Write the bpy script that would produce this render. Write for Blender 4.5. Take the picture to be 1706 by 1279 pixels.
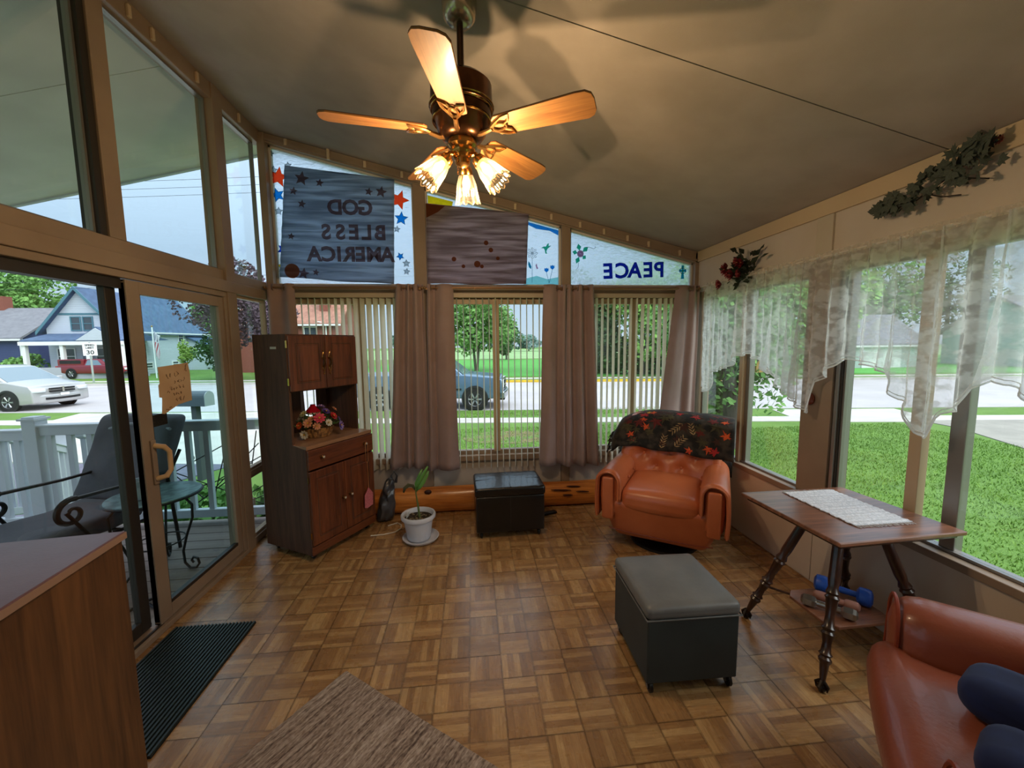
import bpy, bmesh, math, random
from mathutils import Vector, Matrix, Euler, noise
R = math.radians; PI = math.pi; TAU = 2*PI
random.seed(7)
for o in list(bpy.data.objects): bpy.data.objects.remove(o)
scn = bpy.context.scene
COL = scn.collection

# ------------------------------------------------------------------ camera
cam = bpy.data.cameras.new('camera'); cam.sensor_width = 36; cam.lens = 660/1706*36
cam.clip_start = .02; cam.clip_end = 900
co = bpy.data.objects.new('camera', cam); COL.objects.link(co); scn.camera = co
ya, pi_, ro = R(5.68), R(-5.849), R(-.600)
fw = Vector((math.sin(ya)*math.cos(pi_), math.cos(ya)*math.cos(pi_), math.sin(pi_)))
rt = Vector((math.cos(ya), -math.sin(ya), 0)); up = rt.cross(fw)
rt, up = math.cos(ro)*rt+math.sin(ro)*up, -math.sin(ro)*rt+math.cos(ro)*up
m = Matrix((rt, up, -fw)).transposed().to_4x4(); m.translation = (0, 0, 1.53); co.matrix_world = m

# ------------------------------------------------------------------ world: overcast sky
w = bpy.data.worlds.new('sky'); scn.world = w; w.use_nodes = True
nt = w.node_tree; nt.nodes.clear()
tc = nt.nodes.new('ShaderNodeTexCoord'); sx = nt.nodes.new('ShaderNodeSeparateXYZ')
cr = nt.nodes.new('ShaderNodeValToRGB'); bg = nt.nodes.new('ShaderNodeBackground'); wo = nt.nodes.new('ShaderNodeOutputWorld')
nz = nt.nodes.new('ShaderNodeTexNoise'); nz.inputs['Scale'].default_value = 2.2; nz.inputs['Detail'].default_value = 4
mx = nt.nodes.new('ShaderNodeMixRGB'); mx.blend_type = 'MULTIPLY'; mx.inputs[0].default_value = .12
nt.links.new(tc.outputs['Generated'], sx.inputs[0]); nt.links.new(sx.outputs[2], cr.inputs[0])
nt.links.new(tc.outputs['Generated'], nz.inputs['Vector'])
e = cr.color_ramp.elements
e[0].position = 0; e[0].color = (.37, .44, .52, 1)
e[1].position = 1; e[1].color = (1.30, 1.42, 1.58, 1)
k = e.new(.18); k.color = (.31, .42, .55, 1)
k = e.new(.45); k.color = (.54, .69, .87, 1)
nt.links.new(cr.outputs[0], mx.inputs[1]); nt.links.new(nz.outputs['Fac'], mx.inputs[2])
nt.links.new(mx.outputs[0], bg.inputs[0]); nt.links.new(bg.outputs[0], wo.inputs[0])
bg.inputs[1].default_value = 1.0
sun = bpy.data.lights.new('hazy_sun', 'SUN'); sun.energy = 1.9; sun.angle = R(60); sun.color = (1, .96, .9)
so = bpy.data.objects.new('hazy_sun', sun); COL.objects.link(so); so.rotation_euler = (R(30), R(38), 0)

scn.view_settings.view_transform = 'Standard'; scn.view_settings.look = 'None'
scn.view_settings.exposure = 1.0; scn.view_settings.gamma = 1
scn.view_settings.use_curve_mapping = False
try:
    scn.cycles.transparent_max_bounces = 24; scn.cycles.max_bounces = 10; scn.cycles.diffuse_bounces = 6
    scn.cycles.sample_clamp_indirect = 4; scn.cycles.caustics_refractive = False
except Exception: pass

# ------------------------------------------------------------------ mesh helpers
class MB:
    def __init__(s): s.v = []; s.f = []; s.M = Matrix()
    def at(s, loc=(0, 0, 0), rot=(0, 0, 0), sc=(1, 1, 1)):
        s.M = Matrix.LocRotScale(Vector(loc), Euler(rot), Vector(sc)); return s
    def add(s, vs, fs):
        b = len(s.v); s.v += [tuple(s.M @ Vector(p)) for p in vs]; s.f += [tuple(i+b for i in f) for f in fs]; return s
    def box(s, x0, x1, y0, y1, z0, z1):
        if x0 > x1: x0, x1 = x1, x0
        if y0 > y1: y0, y1 = y1, y0
        if z0 > z1: z0, z1 = z1, z0
        vs = [(x, y, z) for x in (x0, x1) for y in (y0, y1) for z in (z0, z1)]
        return s.add(vs, [(0, 1, 3, 2), (4, 6, 7, 5), (0, 4, 5, 1), (2, 3, 7, 6), (0, 2, 6, 4), (1, 5, 7, 3)])
    def cbox(s, c, d):
        return s.box(c[0]-d[0]/2, c[0]+d[0]/2, c[1]-d[1]/2, c[1]+d[1]/2, c[2]-d[2]/2, c[2]+d[2]/2)
    def prism(s, pts, a, b, axis='y'):
        n = len(pts)
        def P(p, t):
            return (p[0], t, p[1]) if axis == 'y' else (t, p[0], p[1]) if axis == 'x' else (p[0], p[1], t)
        vs = [P(p, a) for p in pts]+[P(p, b) for p in pts]
        return s.add(vs, [tuple(range(n)), tuple(range(2*n-1, n-1, -1))]+[(i, i+n, (i+1) % n+n, (i+1) % n) for i in range(n)])
    def tube(s, pts, r, n=8, closed=False, cap=True):
        pts = [Vector(p) for p in pts]; m = len(pts); rr = r if hasattr(r, '__len__') else [r]*m
        vs = []; fs = []; prev = None
        for i, p in enumerate(pts):
            a = pts[i-1] if (i or closed) else p; b = pts[(i+1) % m] if (i < m-1 or closed) else p
            t = (b-a).normalized()
            if prev is None:
                h = Vector((0, 0, 1)) if abs(t.z) < .9 else Vector((1, 0, 0)); x = t.cross(h).normalized()
            else:
                x = (prev-t*prev.dot(t)); x = x.normalized() if x.length > 1e-6 else t.orthogonal().normalized()
            prev = x; y = t.cross(x)
            for k in range(n):
                an = TAU*k/n; vs.append(p+(x*math.cos(an)+y*math.sin(an))*rr[i])
        for i in range(m-1+closed):
            j = (i+1) % m
            for k in range(n): fs.append((i*n+k, i*n+(k+1) % n, j*n+(k+1) % n, j*n+k))
        if cap and not closed: fs += [tuple(range(n))[::-1], tuple((m-1)*n+k for k in range(n))]
        return s.add(vs, fs)
    def lathe(s, prof, n=20, cap=True, wob=None):
        vs = []; fs = []; m = len(prof)
        for i, (r, z) in enumerate(prof):
            for k in range(n):
                a = TAU*k/n; q = r*(wob(a, i) if wob else 1); vs.append((q*math.cos(a), q*math.sin(a), z))
        for i in range(m-1):
            for k in range(n): fs.append((i*n+k, i*n+(k+1) % n, (i+1)*n+(k+1) % n, (i+1)*n+k))
        if cap: fs += [tuple(range(n))[::-1], tuple((m-1)*n+k for k in range(n))]
        return s.add(vs, fs)
    def ball(s, c, r, n=10, sc=(1, 1, 1), fn=None):
        vs = []; fs = []; h = n//2+1
        for i in range(h+1):
            t = PI*i/h
            for k in range(n):
                a = TAU*k/n; p = Vector((math.sin(t)*math.cos(a)*sc[0], math.sin(t)*math.sin(a)*sc[1], math.cos(t)*sc[2]))*r
                if fn: p = fn(p)
                vs.append(p+Vector(c))
        for i in range(h):
            for k in range(n): fs.append((i*n+k, (i+1)*n+k, (i+1)*n+(k+1) % n, i*n+(k+1) % n))
        return s.add(vs, fs)
    def rbox(s, c, d, r, n=8, fn=None, q=3):
        """rounded box: cube surface grid clamped to an inner box and pushed out by r"""
        h = Vector(d)/2; r = min(r, h.x, h.y, h.z); idx = {}; vs = []; fs = []
        def coords(hh):
            a = [-hh+r*(1-math.cos(PI/2*i/q)) for i in range(q)]
            mid = [-hh+r+(2*hh-2*r)*i/n for i in range(n+1)]
            return a+mid+[-x for x in a[::-1]]
        X = [coords(h.x), coords(h.y), coords(h.z)]; N = [len(x)-1 for x in X]
        def V(i, j, k):
            key = (i, j, k)
            if key not in idx:
                p = Vector((X[0][i], X[1][j], X[2][k]))
                o = Vector([max(-h[a]+r, min(h[a]-r, p[a])) for a in range(3)]); dd = p-o
                if dd.length > 1e-9: p = o+dd.normalized()*r
                if fn: p = Vector(fn(p))
                idx[key] = len(vs); vs.append(p+Vector(c))
            return idx[key]
        for i in range(N[0]):
            for j in range(N[1]):
                fs.append((V(i, j, 0), V(i, j+1, 0), V(i+1, j+1, 0), V(i+1, j, 0)))
                fs.append((V(i, j, N[2]), V(i+1, j, N[2]), V(i+1, j+1, N[2]), V(i, j+1, N[2])))
        for i in range(N[0]):
            for k in range(N[2]):
                fs.append((V(i, 0, k), V(i+1, 0, k), V(i+1, 0, k+1), V(i, 0, k+1)))
                fs.append((V(i, N[1], k), V(i, N[1], k+1), V(i+1, N[1], k+1), V(i+1, N[1], k)))
        for j in range(N[1]):
            for k in range(N[2]):
                fs.append((V(0, j, k), V(0, j, k+1), V(0, j+1, k+1), V(0, j+1, k)))
                fs.append((V(N[0], j, k), V(N[0], j+1, k), V(N[0], j+1, k+1), V(N[0], j, k+1)))
        return s.add(vs, fs)
    def grid(s, nu, nv, fn, thick=0):
        vs = [fn(i/nu, j/nv) for j in range(nv+1) for i in range(nu+1)]
        fs = [(j*(nu+1)+i, j*(nu+1)+i+1, (j+1)*(nu+1)+i+1, (j+1)*(nu+1)+i) for j in range(nv) for i in range(nu)]
        return s.add(vs, fs)

def tag(o, label=None, cat=None, group=None, kind=None):
    if label: o['label'] = label
    if cat: o['category'] = cat
    if group: o['group'] = group
    if kind: o['kind'] = kind
    return o
def obj(name, mb, mat, parent=None, loc=(0, 0, 0), rot=(0, 0, 0), smooth=False, bevel=0, seg=2, solid=0, label=None, cat=None, group=None, kind=None, ang=40):
    me = bpy.data.meshes.new(name); me.from_pydata(mb.v, [], mb.f); me.update()
    bm = bmesh.new(); bm.from_mesh(me); bmesh.ops.recalc_face_normals(bm, faces=bm.faces)
    if bevel:
        ed = [x for x in bm.edges if len(x.link_faces) == 2 and x.calc_face_angle(0) > R(30)]
        bmesh.ops.bevel(bm, geom=ed, offset=bevel, segments=seg, affect='EDGES', profile=.5, clamp_overlap=True)
    bm.to_mesh(me); bm.free()
    if smooth:
        for p in me.polygons: p.use_smooth = True
        try: me.set_sharp_from_angle(angle=R(ang))
        except Exception: pass
    me.materials.append(mat)
    o = bpy.data.objects.new(name, me); COL.objects.link(o); o.location = loc; o.rotation_euler = rot
    if parent: o.parent = parent
    if solid:
        md = o.modifiers.new('solid', 'SOLIDIFY'); md.thickness = solid; md.offset = 0
    return tag(o, label, cat, group, kind)
def thing(name, label, cat, loc=(0, 0, 0), rz=0, group=None, kind=None):
    o = bpy.data.objects.new(name, None); COL.objects.link(o); o.location = loc; o.rotation_euler = (0, 0, rz)
    o.empty_display_size = .1
    return tag(o, label, cat, group, kind)
def copy_tree(o, parent=None, loc=None, rz=None, label=None):
    c = o.copy(); COL.objects.link(c); c.parent = parent
    for ch in o.children: copy_tree(ch, c)
    if loc is not None: c.location = loc
    if rz is not None: c.rotation_euler = (0, 0, rz)
    if label: c['label'] = label
    return c

# ------------------------------------------------------------------ material helpers
def lin(h):
    h = h.lstrip('#'); c = [int(h[i:i+2], 16)/255 for i in (0, 2, 4)]
    return tuple((x/12.92 if x <= .04045 else ((x+.055)/1.055)**2.4) for x in c)+(1,)
def new_mat(name):
    m = bpy.data.materials.new(name); m.use_nodes = True; n = m.node_tree
    return m, n, n.nodes['Principled BSDF'], n.nodes['Material Output']
def nd(n, t, **k):
    x = n.nodes.new('ShaderNode'+t)
    for a, v in k.items():
        if hasattr(x, a): setattr(x, a, v)
        else: x.inputs[a.replace('_', ' ')].default_value = v
    return x
def coords(n, stretch=(1, 1, 1), which='Object'):
    t = nd(n, 'TexCoord'); mp = nd(n, 'Mapping'); mp.inputs['Scale'].default_value = stretch
    n.links.new(t.outputs[which], mp.inputs[0]); return mp.outputs[0]
def mat(name, c, rough=.5, metal=0, c2=None, scale=8, stretch=(1, 1, 1), detail=4, lo=.35, hi=.65, bump=0, bscale=None, bdist=.01,
        sheen=0, coat=0, spec=.5, emit=None, estr=0, rnd=0):
    m, n, b, out = new_mat(name)
    c = lin(c) if isinstance(c, str) else tuple(c)+(1,)
    b.inputs['Base Color'].default_value = c; b.inputs['Roughness'].default_value = rough; b.inputs['Metallic'].default_value = metal
    b.inputs['Specular IOR Level'].default_value = spec; b.inputs['Sheen Weight'].default_value = sheen; b.inputs['Coat Weight'].default_value = coat
    vec = coords(n, stretch)
    last = None
    if c2:
        c2 = lin(c2) if isinstance(c2, str) else tuple(c2)+(1,)
        z = nd(n, 'TexNoise', Scale=scale, Detail=detail); n.links.new(vec, z.inputs['Vector'])
        r = nd(n, 'ValToRGB'); r.color_ramp.elements[0].position = lo; r.color_ramp.elements[1].position = hi
        r.color_ramp.elements[0].color = c; r.color_ramp.elements[1].color = c2
        n.links.new(z.outputs['Fac'], r.inputs[0]); last = r.outputs[0]; n.links.new(last, b.inputs['Base Color'])
    if rnd:
        oi = nd(n, 'ObjectInfo'); h = nd(n, 'HueSaturation'); mr = nd(n, 'MapRange'); mr.inputs['To Min'].default_value = 1-rnd; mr.inputs['To Max'].default_value = 1+rnd
        n.links.new(oi.outputs['Random'], mr.inputs[0]); n.links.new(mr.outputs[0], h.inputs['Value'])
        if last: n.links.new(last, h.inputs['Color'])
        else: h.inputs['Color'].default_value = c
        n.links.new(h.outputs[0], b.inputs['Base Color'])
    if bump:
        z = nd(n, 'TexNoise', Scale=bscale or scale*3, Detail=3); n.links.new(vec, z.inputs['Vector'])
        bp = nd(n, 'Bump', Strength=bump, Distance=bdist); n.links.new(z.outputs['Fac'], bp.inputs['Height']); n.links.new(bp.outputs[0], b.inputs['Normal'])
    if emit:
        b.inputs['Emission Color'].default_value = lin(emit); b.inputs['Emission Strength'].default_value = estr
    return m
def wood(name, dark, light, rough=.45, grain='z', scale=3, coat=0, bump=.1):
    st = {'x': (.6, 9, 9), 'y': (9, .6, 9), 'z': (9, 9, .6)}[grain]
    m, n, b, out = new_mat(name); vec = coords(n, st)
    z = nd(n, 'TexNoise', Scale=scale, Detail=6, Roughness=.6, Distortion=.6); n.links.new(vec, z.inputs['Vector'])
    z2 = nd(n, 'TexNoise', Scale=scale*7, Detail=3); n.links.new(vec, z2.inputs['Vector'])
    mm = nd(n, 'Math', operation='MULTIPLY_ADD'); n.links.new(z2.outputs['Fac'], mm.inputs[0]); mm.inputs[1].default_value = .35; n.links.new(z.outputs['Fac'], mm.inputs[2])
    r = nd(n, 'ValToRGB'); e = r.color_ramp.elements; e[0].position = .5; e[1].position = .85; e[0].color = lin(dark); e[1].color = lin(light)
    n.links.new(mm.outputs[0], r.inputs[0]); n.links.new(r.outputs[0], b.inputs['Base Color'])
    b.inputs['Roughness'].default_value = rough; b.inputs['Coat Weight'].default_value = coat; b.inputs['Coat Roughness'].default_value = .2
    if bump:
        bp = nd(n, 'Bump', Strength=bump, Distance=.003); n.links.new(mm.outputs[0], bp.inputs['Height']); n.links.new(bp.outputs[0], b.inputs['Normal'])
    return m
def glass(name, tint=(.94, .97, .96), refl=.9, haze=0):
    m, n, b, out = new_mat(name); n.nodes.remove(b)
    t = nd(n, 'BsdfTransparent'); t.inputs[0].default_value = tuple(tint)+(1,)
    g = nd(n, 'BsdfGlossy'); g.inputs['Roughness'].default_value = .02; g.inputs['Color'].default_value = (refl, refl, refl, 1)
    lw = nd(n, 'LayerWeight'); lw.inputs[0].default_value = .5; pw = nd(n, 'Math', operation='POWER'); pw.inputs[1].default_value = 4.5
    fr = nd(n, 'MapRange'); fr.inputs['To Min'].default_value = .035; fr.inputs['To Max'].default_value = .9; mx = nd(n, 'MixShader')
    n.links.new(lw.outputs['Facing'], pw.inputs[0]); n.links.new(pw.outputs[0], fr.inputs[0])
    n.links.new(fr.outputs[0], mx.inputs[0]); n.links.new(t.outputs[0], mx.inputs[1]); n.links.new(g.outputs[0], mx.inputs[2])
    last = mx
    if haze:
        d = nd(n, 'BsdfTranslucent'); d.inputs[0].default_value = (.9, .95, .95, 1); m2 = nd(n, 'MixShader'); m2.inputs[0].default_value = haze
        n.links.new(mx.outputs[0], m2.inputs[1]); n.links.new(d.outputs[0], m2.inputs[2]); last = m2
    n.links.new(last.outputs[0], out.inputs[0]); return m
def sheer(name, col, a_lo, a_hi, scale, lo=.45, hi=.55, stretch=(1, 1, 1), trans=.5, vor=False):
    """thin cloth: part open weave (transparent), part diffuse and translucent thread"""
    m, n, b, out = new_mat(name); n.nodes.remove(b); c = lin(col)
    d = nd(n, 'BsdfDiffuse'); d.inputs[0].default_value = c; t = nd(n, 'BsdfTranslucent'); t.inputs[0].default_value = c
    mx = nd(n, 'MixShader'); mx.inputs[0].default_value = trans; n.links.new(d.outputs[0], mx.inputs[1]); n.links.new(t.outputs[0], mx.inputs[2])
    tr = nd(n, 'BsdfTransparent'); m2 = nd(n, 'MixShader')
    vec = coords(n, stretch)
    if vor:
        z = nd(n, 'TexVoronoi', Scale=scale); z.feature = 'SMOOTH_F1'
        zn = nd(n, 'TexNoise', Scale=scale*.8, Detail=3); n.links.new(vec, zn.inputs['Vector'])
        vm = nd(n, 'VectorMath', operation='MULTIPLY_ADD'); vm.inputs[1].default_value = (.25, .25, .25)
        n.links.new(zn.outputs['Color'], vm.inputs[0]); n.links.new(vec, vm.inputs[2]); n.links.new(vm.outputs[0], z.inputs['Vector']); src = z.outputs['Distance']
    else:
        z = nd(n, 'TexNoise', Scale=scale, Detail=5); n.links.new(vec, z.inputs['Vector']); src = z.outputs['Fac']
    mr = nd(n, 'MapRange'); mr.inputs['From Min'].default_value = lo; mr.inputs['From Max'].default_value = hi
    mr.inputs['To Min'].default_value = a_hi; mr.inputs['To Max'].default_value = a_lo
    n.links.new(src, mr.inputs[0]); n.links.new(mr.outputs[0], m2.inputs[0])
    n.links.new(tr.outputs[0], m2.inputs[1]); n.links.new(mx.outputs[0], m2.inputs[2]); n.links.new(m2.outputs[0], out.inputs[0])
    return m

# shared materials
FRAME = mat('bronze_beige_frame', '#96806c', .45, c2='#897360', scale=3, bump=.03, bscale=200)
FRAME_D = mat('dark_frame_channel', '#2e2620', .5)
ALU = mat('grey_aluminium', '#8f8a86', .35, metal=.6)
WALLP = mat('beige_wall_panel', '#c8b9a8', .7, c2='#bfae9a', scale=2, bump=.05, bscale=120)
CEIL = mat('ceiling_panel_paint', '#aa9e92', .85, c2='#a29689', scale=5, bump=.25, bscale=350, bdist=.002)
GLASS = glass('window_glass')
GLASS_T = glass('tinted_door_glass', (.80, .93, .92))
WHITE = mat('white_paint', '#e4e4e6', .5)
BLACKM = mat('black_metal', '#141314', .35, metal=.3)
DARK = mat('dark_plastic', '#0d0d0e', .4)
CHROME = mat('chrome', '#cfc8bd', .18, metal=1)
BRASS = mat('polished_brass', '#b98a4a', .2, metal=1)
# ================================================================== THE SETTING
XL, XR, YF, YB = -1.70, 2.12, 3.62, -1.6
TW, TH = .302, .283
def zc(x): return 3.27-.2388*(x+1.7) if x >= -1.7 else 3.27+.2388*(x+1.7)

def parquet():
    m, n, b, out = new_mat('vinyl_parquet'); L = n.links.new
    t = nd(n, 'TexCoord'); s = nd(n, 'SeparateXYZ'); L(t.outputs['Object'], s.inputs[0])
    def M(op, a, bb=None, c=None):
        x = nd(n, 'Math', operation=op)
        for i, q in enumerate((a, bb, c)):
            if q is None: continue
            if isinstance(q, (int, float)): x.inputs[i].default_value = q
            else: L(q, x.inputs[i])
        return x.outputs[0]
    u = M('DIVIDE', s.outputs[0], TW/2); v = M('DIVIDE', s.outputs[1], TH/2)
    fu, fv = M('FLOOR', u), M('FLOOR', v)
    par = M('ABSOLUTE', M('MODULO', M('ADD', fu, fv), 2)); par = M('GREATER_THAN', par, .5)
    mix = nd(n, 'Mix'); L(par, mix.inputs[0]); L(u, mix.inputs[2]); L(v, mix.inputs[3]); cc = mix.outputs[0]
    mix2 = nd(n, 'Mix'); L(par, mix2.inputs[0]); L(v, mix2.inputs[2]); L(u, mix2.inputs[3]); al = mix2.outputs[0]
    slat = M('FLOOR', M('MULTIPLY', cc, 5)); fr = M('FRACT', M('MULTIPLY', cc, 5))
    oi = nd(n, 'ObjectInfo')
    cv = nd(n, 'CombineXYZ'); L(slat, cv.inputs[0]); L(M('FLOOR', al), cv.inputs[1]); L(M('MULTIPLY', oi.outputs['Random'], 37), cv.inputs[2])
    wn = nd(n, 'TexWhiteNoise'); L(cv.outputs[0], wn.inputs['Vector'])
    g = nd(n, 'CombineXYZ'); L(M('MULTIPLY', cc, 9), g.inputs[0]); L(M('MULTIPLY', al, .9), g.inputs[1]); L(M('ADD', wn.outputs['Value'], M('MULTIPLY', oi.outputs['Random'], 19)), g.inputs[2])
    z = nd(n, 'TexNoise', Scale=2.2, Detail=5, Roughness=.65); L(g.outputs[0], z.inputs['Vector'])
    f = M('ADD', M('MULTIPLY', wn.outputs['Value'], .42), M('MULTIPLY', z.outputs['Fac'], .75))
    r = nd(n, 'ValToRGB'); e = r.color_ramp.elements; e[0].position = .28; e[0].color = lin('#7d5a38'); e[1].position = .95; e[1].color = lin('#c09a68')
    k = e.new(.55); k.color = lin('#986f45'); L(f, r.inputs[0])
    # every fifth line between slats darker
    edge = M('LESS_THAN', M('MINIMUM', fr, M('SUBTRACT', 1, fr)), .05)
    cellu = M('FRACT', u); cellv = M('FRACT', v)
    ce = M('LESS_THAN', M('MINIMUM', M('MINIMUM', cellu, M('SUBTRACT', 1, cellu)), M('MINIMUM', cellv, M('SUBTRACT', 1, cellv))), .035)
    dk = M('SUBTRACT', 1, M('MULTIPLY', M('MAXIMUM', M('MULTIPLY', edge, .5), ce), .3))
    hs = nd(n, 'HueSaturation'); L(r.outputs[0], hs.inputs['Color']); L(M('MULTIPLY', dk, M('ADD', .9, M('MULTIPLY', oi.outputs['Random'], .2))), hs.inputs['Value'])
    L(hs.outputs[0], b.inputs['Base Color'])
    b.inputs['Roughness'].default_value = .33; b.inputs['Specular IOR Level'].default_value = .55
    rn = nd(n, 'TexNoise', Scale=14, Detail=3); L(t.outputs['Object'], rn.inputs['Vector'])
    mr = nd(n, 'MapRange'); mr.inputs['To Min'].default_value = .18; mr.inputs['To Max'].default_value = .38; L(rn.outputs['Fac'], mr.inputs[0]); L(mr.outputs[0], b.inputs['Roughness'])
    bp = nd(n, 'Bump', Strength=.15, Distance=.002); L(z.outputs['Fac'], bp.inputs['Height']); L(bp.outputs[0], b.inputs['Normal'])
    return m
PARQ = parquet()
floor = obj('floor', MB().box(XL-.1-.109, XR+.1-.109, YB-2.235, YF+.1-2.235, -.12, -.0035), PARQ, loc=(.109, 2.235, 0), kind='structure')
full = None
for kx in range(-6, 7):
    x0 = .109+TW*kx; x1 = x0+TW
    for j in range(-5, 6):
        y0 = 2.235+TH*j-(TH/2 if kx % 2 else 0); y1 = y0+TH
        a, b_ = max(x0, XL), min(x1, XR); c, d = y0, min(y1, YF)
        if b_-a < .02 or d-c < .02: continue
        g = .0009
        if b_-a > TW-.001 and d-c > TH-.001:
            if full is None:
                o = obj('tile', MB().box(g, TW-g, g, TH-g, -.0035, 0), PARQ, floor); full = o
            else:
                o = full.copy(); COL.objects.link(o)
        else:
            o = obj('tile', MB().box(g+a-x0, b_-x0-g, g, d-y0-g, -.0035, 0), PARQ, floor)
        o.location = (x0-.109, y0-2.235, 0)

# ---- ceiling and porch soffit
ceil = obj('ceiling', MB().prism([(XL, zc(XL)+.03), (XR+.35, zc(XR+.35)+.03), (XR+.35, zc(XR+.35)+.11), (XL, zc(XL)+.11), (-5.6, zc(-5.6)+.11), (-5.6, zc(-5.6)+.03)], YB, 3.93), mat('roof_core', '#3a352c', .9), kind='structure')
for y0, y1 in ((YB, 1.637), (1.643, 3.93)):
    obj('ceiling_panel', MB().prism([(XL, zc(XL)), (XR+.35, zc(XR+.35)), (XR+.35, zc(XR+.35)+.03), (XL, zc(XL)+.03)], y0, y1), CEIL, ceil)
SOF = mat('porch_soffit_paint', '#e2dcdc', .8, c2='#d8d2d2', scale=3, bump=.1, bscale=250)
for y0, y1 in ((YB, .65), (.656, 2.797), (2.803, 3.93)):
    obj('soffit_panel', MB().prism([(XL-.001, zc(XL)), (-5.6, zc(-5.6)), (-5.6, zc(-5.6)+.03), (XL-.001, zc(XL)+.03)], y0, y1), SOF, ceil)
obj('fascia', MB().prism([(XL, zc(XL)-.012), (-5.6, zc(-5.6)-.012), (-5.6, zc(-5.6)+.13), (XL, zc(XL)+.13)], 3.931, 3.96), mat('fascia_white', '#c9cdd6', .6), ceil)
obj('fascia', MB().prism([(XL, zc(XL)-.012), (XR+.35, zc(XR+.35)-.012), (XR+.35, zc(XR+.35)+.13), (XL, zc(XL)+.13)], 3.931, 3.96), bpy.data.materials['fascia_white'], ceil)

# ---- front wall (the far one)
wf = obj('wall_front', MB().box(XL-.1, XR+.1, YF, YF+.1, -.12, .46), WALLP, kind='structure')
for a, b_ in ((XL, -.48), (-.38, .82), (.90, XR)):
    obj('wall_panel', MB().box(a+.004, b_-.004, YF-.008, YF, .02, .455), mat('grey_beige_panel', '#b3a9a0', .7, bump=.03, bscale=90), wf)
for a, b_ in ((-.48, -.38), (.82, .90)):
    o = obj('post', MB().box(a, b_, YF-.02, YF+.09, 0, zc((a+b_)/2)-.06), FRAME, wf, bevel=.003)
obj('post', MB().box(XL-.001, XL+.055, YF-.05, YF+.09, 0, zc(XL)-.02), FRAME, wf, bevel=.003)
obj('post', MB().box(XR-.035, XR+.03, YF-.03, YF+.09, 0, zc(XR)-.01), FRAME, wf, bevel=.003)
obj('beam', MB().box(XL, XR, YF-.025, YF+.09, 1.965, 2.045), FRAME, wf, bevel=.004)
obj('sill', MB().box(XL, XR, YF-.04, YF+.09, .455, .505), FRAME, wf, bevel=.004)
def zt(x): return zc(x)-(.075+.03*(x-XL)/(XR-XL))
obj('sloped_beam', MB().prism([(XL, zc(XL)-.004), (XR, zc(XR)-.004), (XR, zt(XR)), (XL, zt(XL))], YF-.03, YF+.09), FRAME, wf, bevel=.003)
obj('sloped_lip', MB().prism([(XL, zt(XL)+.03), (XR, zt(XR)+.03), (XR, zt(XR)+.012), (XL, zt(XL)+.012)], YF-.045, YF-.03), FRAME, wf)
CLIP = mat('clip_plastic', '#c9b193', .4)
for x in (-1.48, -1.15, -.86, -.56, -.29, .0, .22, .40, .72, .98, 1.2, 1.42, 1.62, 1.92):
    obj('bracket', MB().at((x, YF-.04, zt(x)+.04), (0, 0, 0)).cbox((0, 0, 0), (.022, .02, .085 if round(x*100) % 2 else .05)), CLIP, wf, bevel=.003)
def frame_rect(mb, a, b, z0, z1, t, axis, p0, p1):
    B = (lambda u0, u1, v0, v1: mb.box(u0, u1, p0, p1, v0, v1)) if axis == 'x' else (lambda u0, u1, v0, v1: mb.box(p0, p1, u0, u1, v0, v1))
    B(a, b, z0, z0+t); B(a, b, z1-t, z1); B(a, a+t, z0+t, z1-t); B(b-t, b, z0+t, z1-t); return mb
WN = [0]
def window(**k):
    WN[0] += 1; return 'window_%d' % WN[0]
SASH = mat('tan_sash', '#b39a7c', .45)
for (a, b_, mull) in ((XL+.055, -.48, -.975), (-.38, .82, .218), (.90, XR-.035, 1.515)):
    wn = obj(window(), frame_rect(MB(), a, b_, .505, 1.965, .035, 'x', YF+.02, YF+.07), FRAME, kind='structure', bevel=.002)
    obj('head_rail', MB().box(a+.035, b_-.035, YF+.015, YF+.065, 1.885, 1.93), SASH, wn)
    obj('mullion', MB().box(mull-.03, mull+.028, YF+.0, YF+.05, .53, 1.93), SASH, wn, bevel=.003)
    obj('mullion', MB().box(mull+.01, mull+.034, YF+.05, YF+.075, .53, 1.93), ALU, wn)
    obj('pane', MB().box(a+.035, mull, YF+.032, YF+.036, .54, 1.89), GLASS, wn)
    obj('pane', MB().box(mull, b_-.035, YF+.058, YF+.062, .54, 1.89), GLASS, wn)
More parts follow.
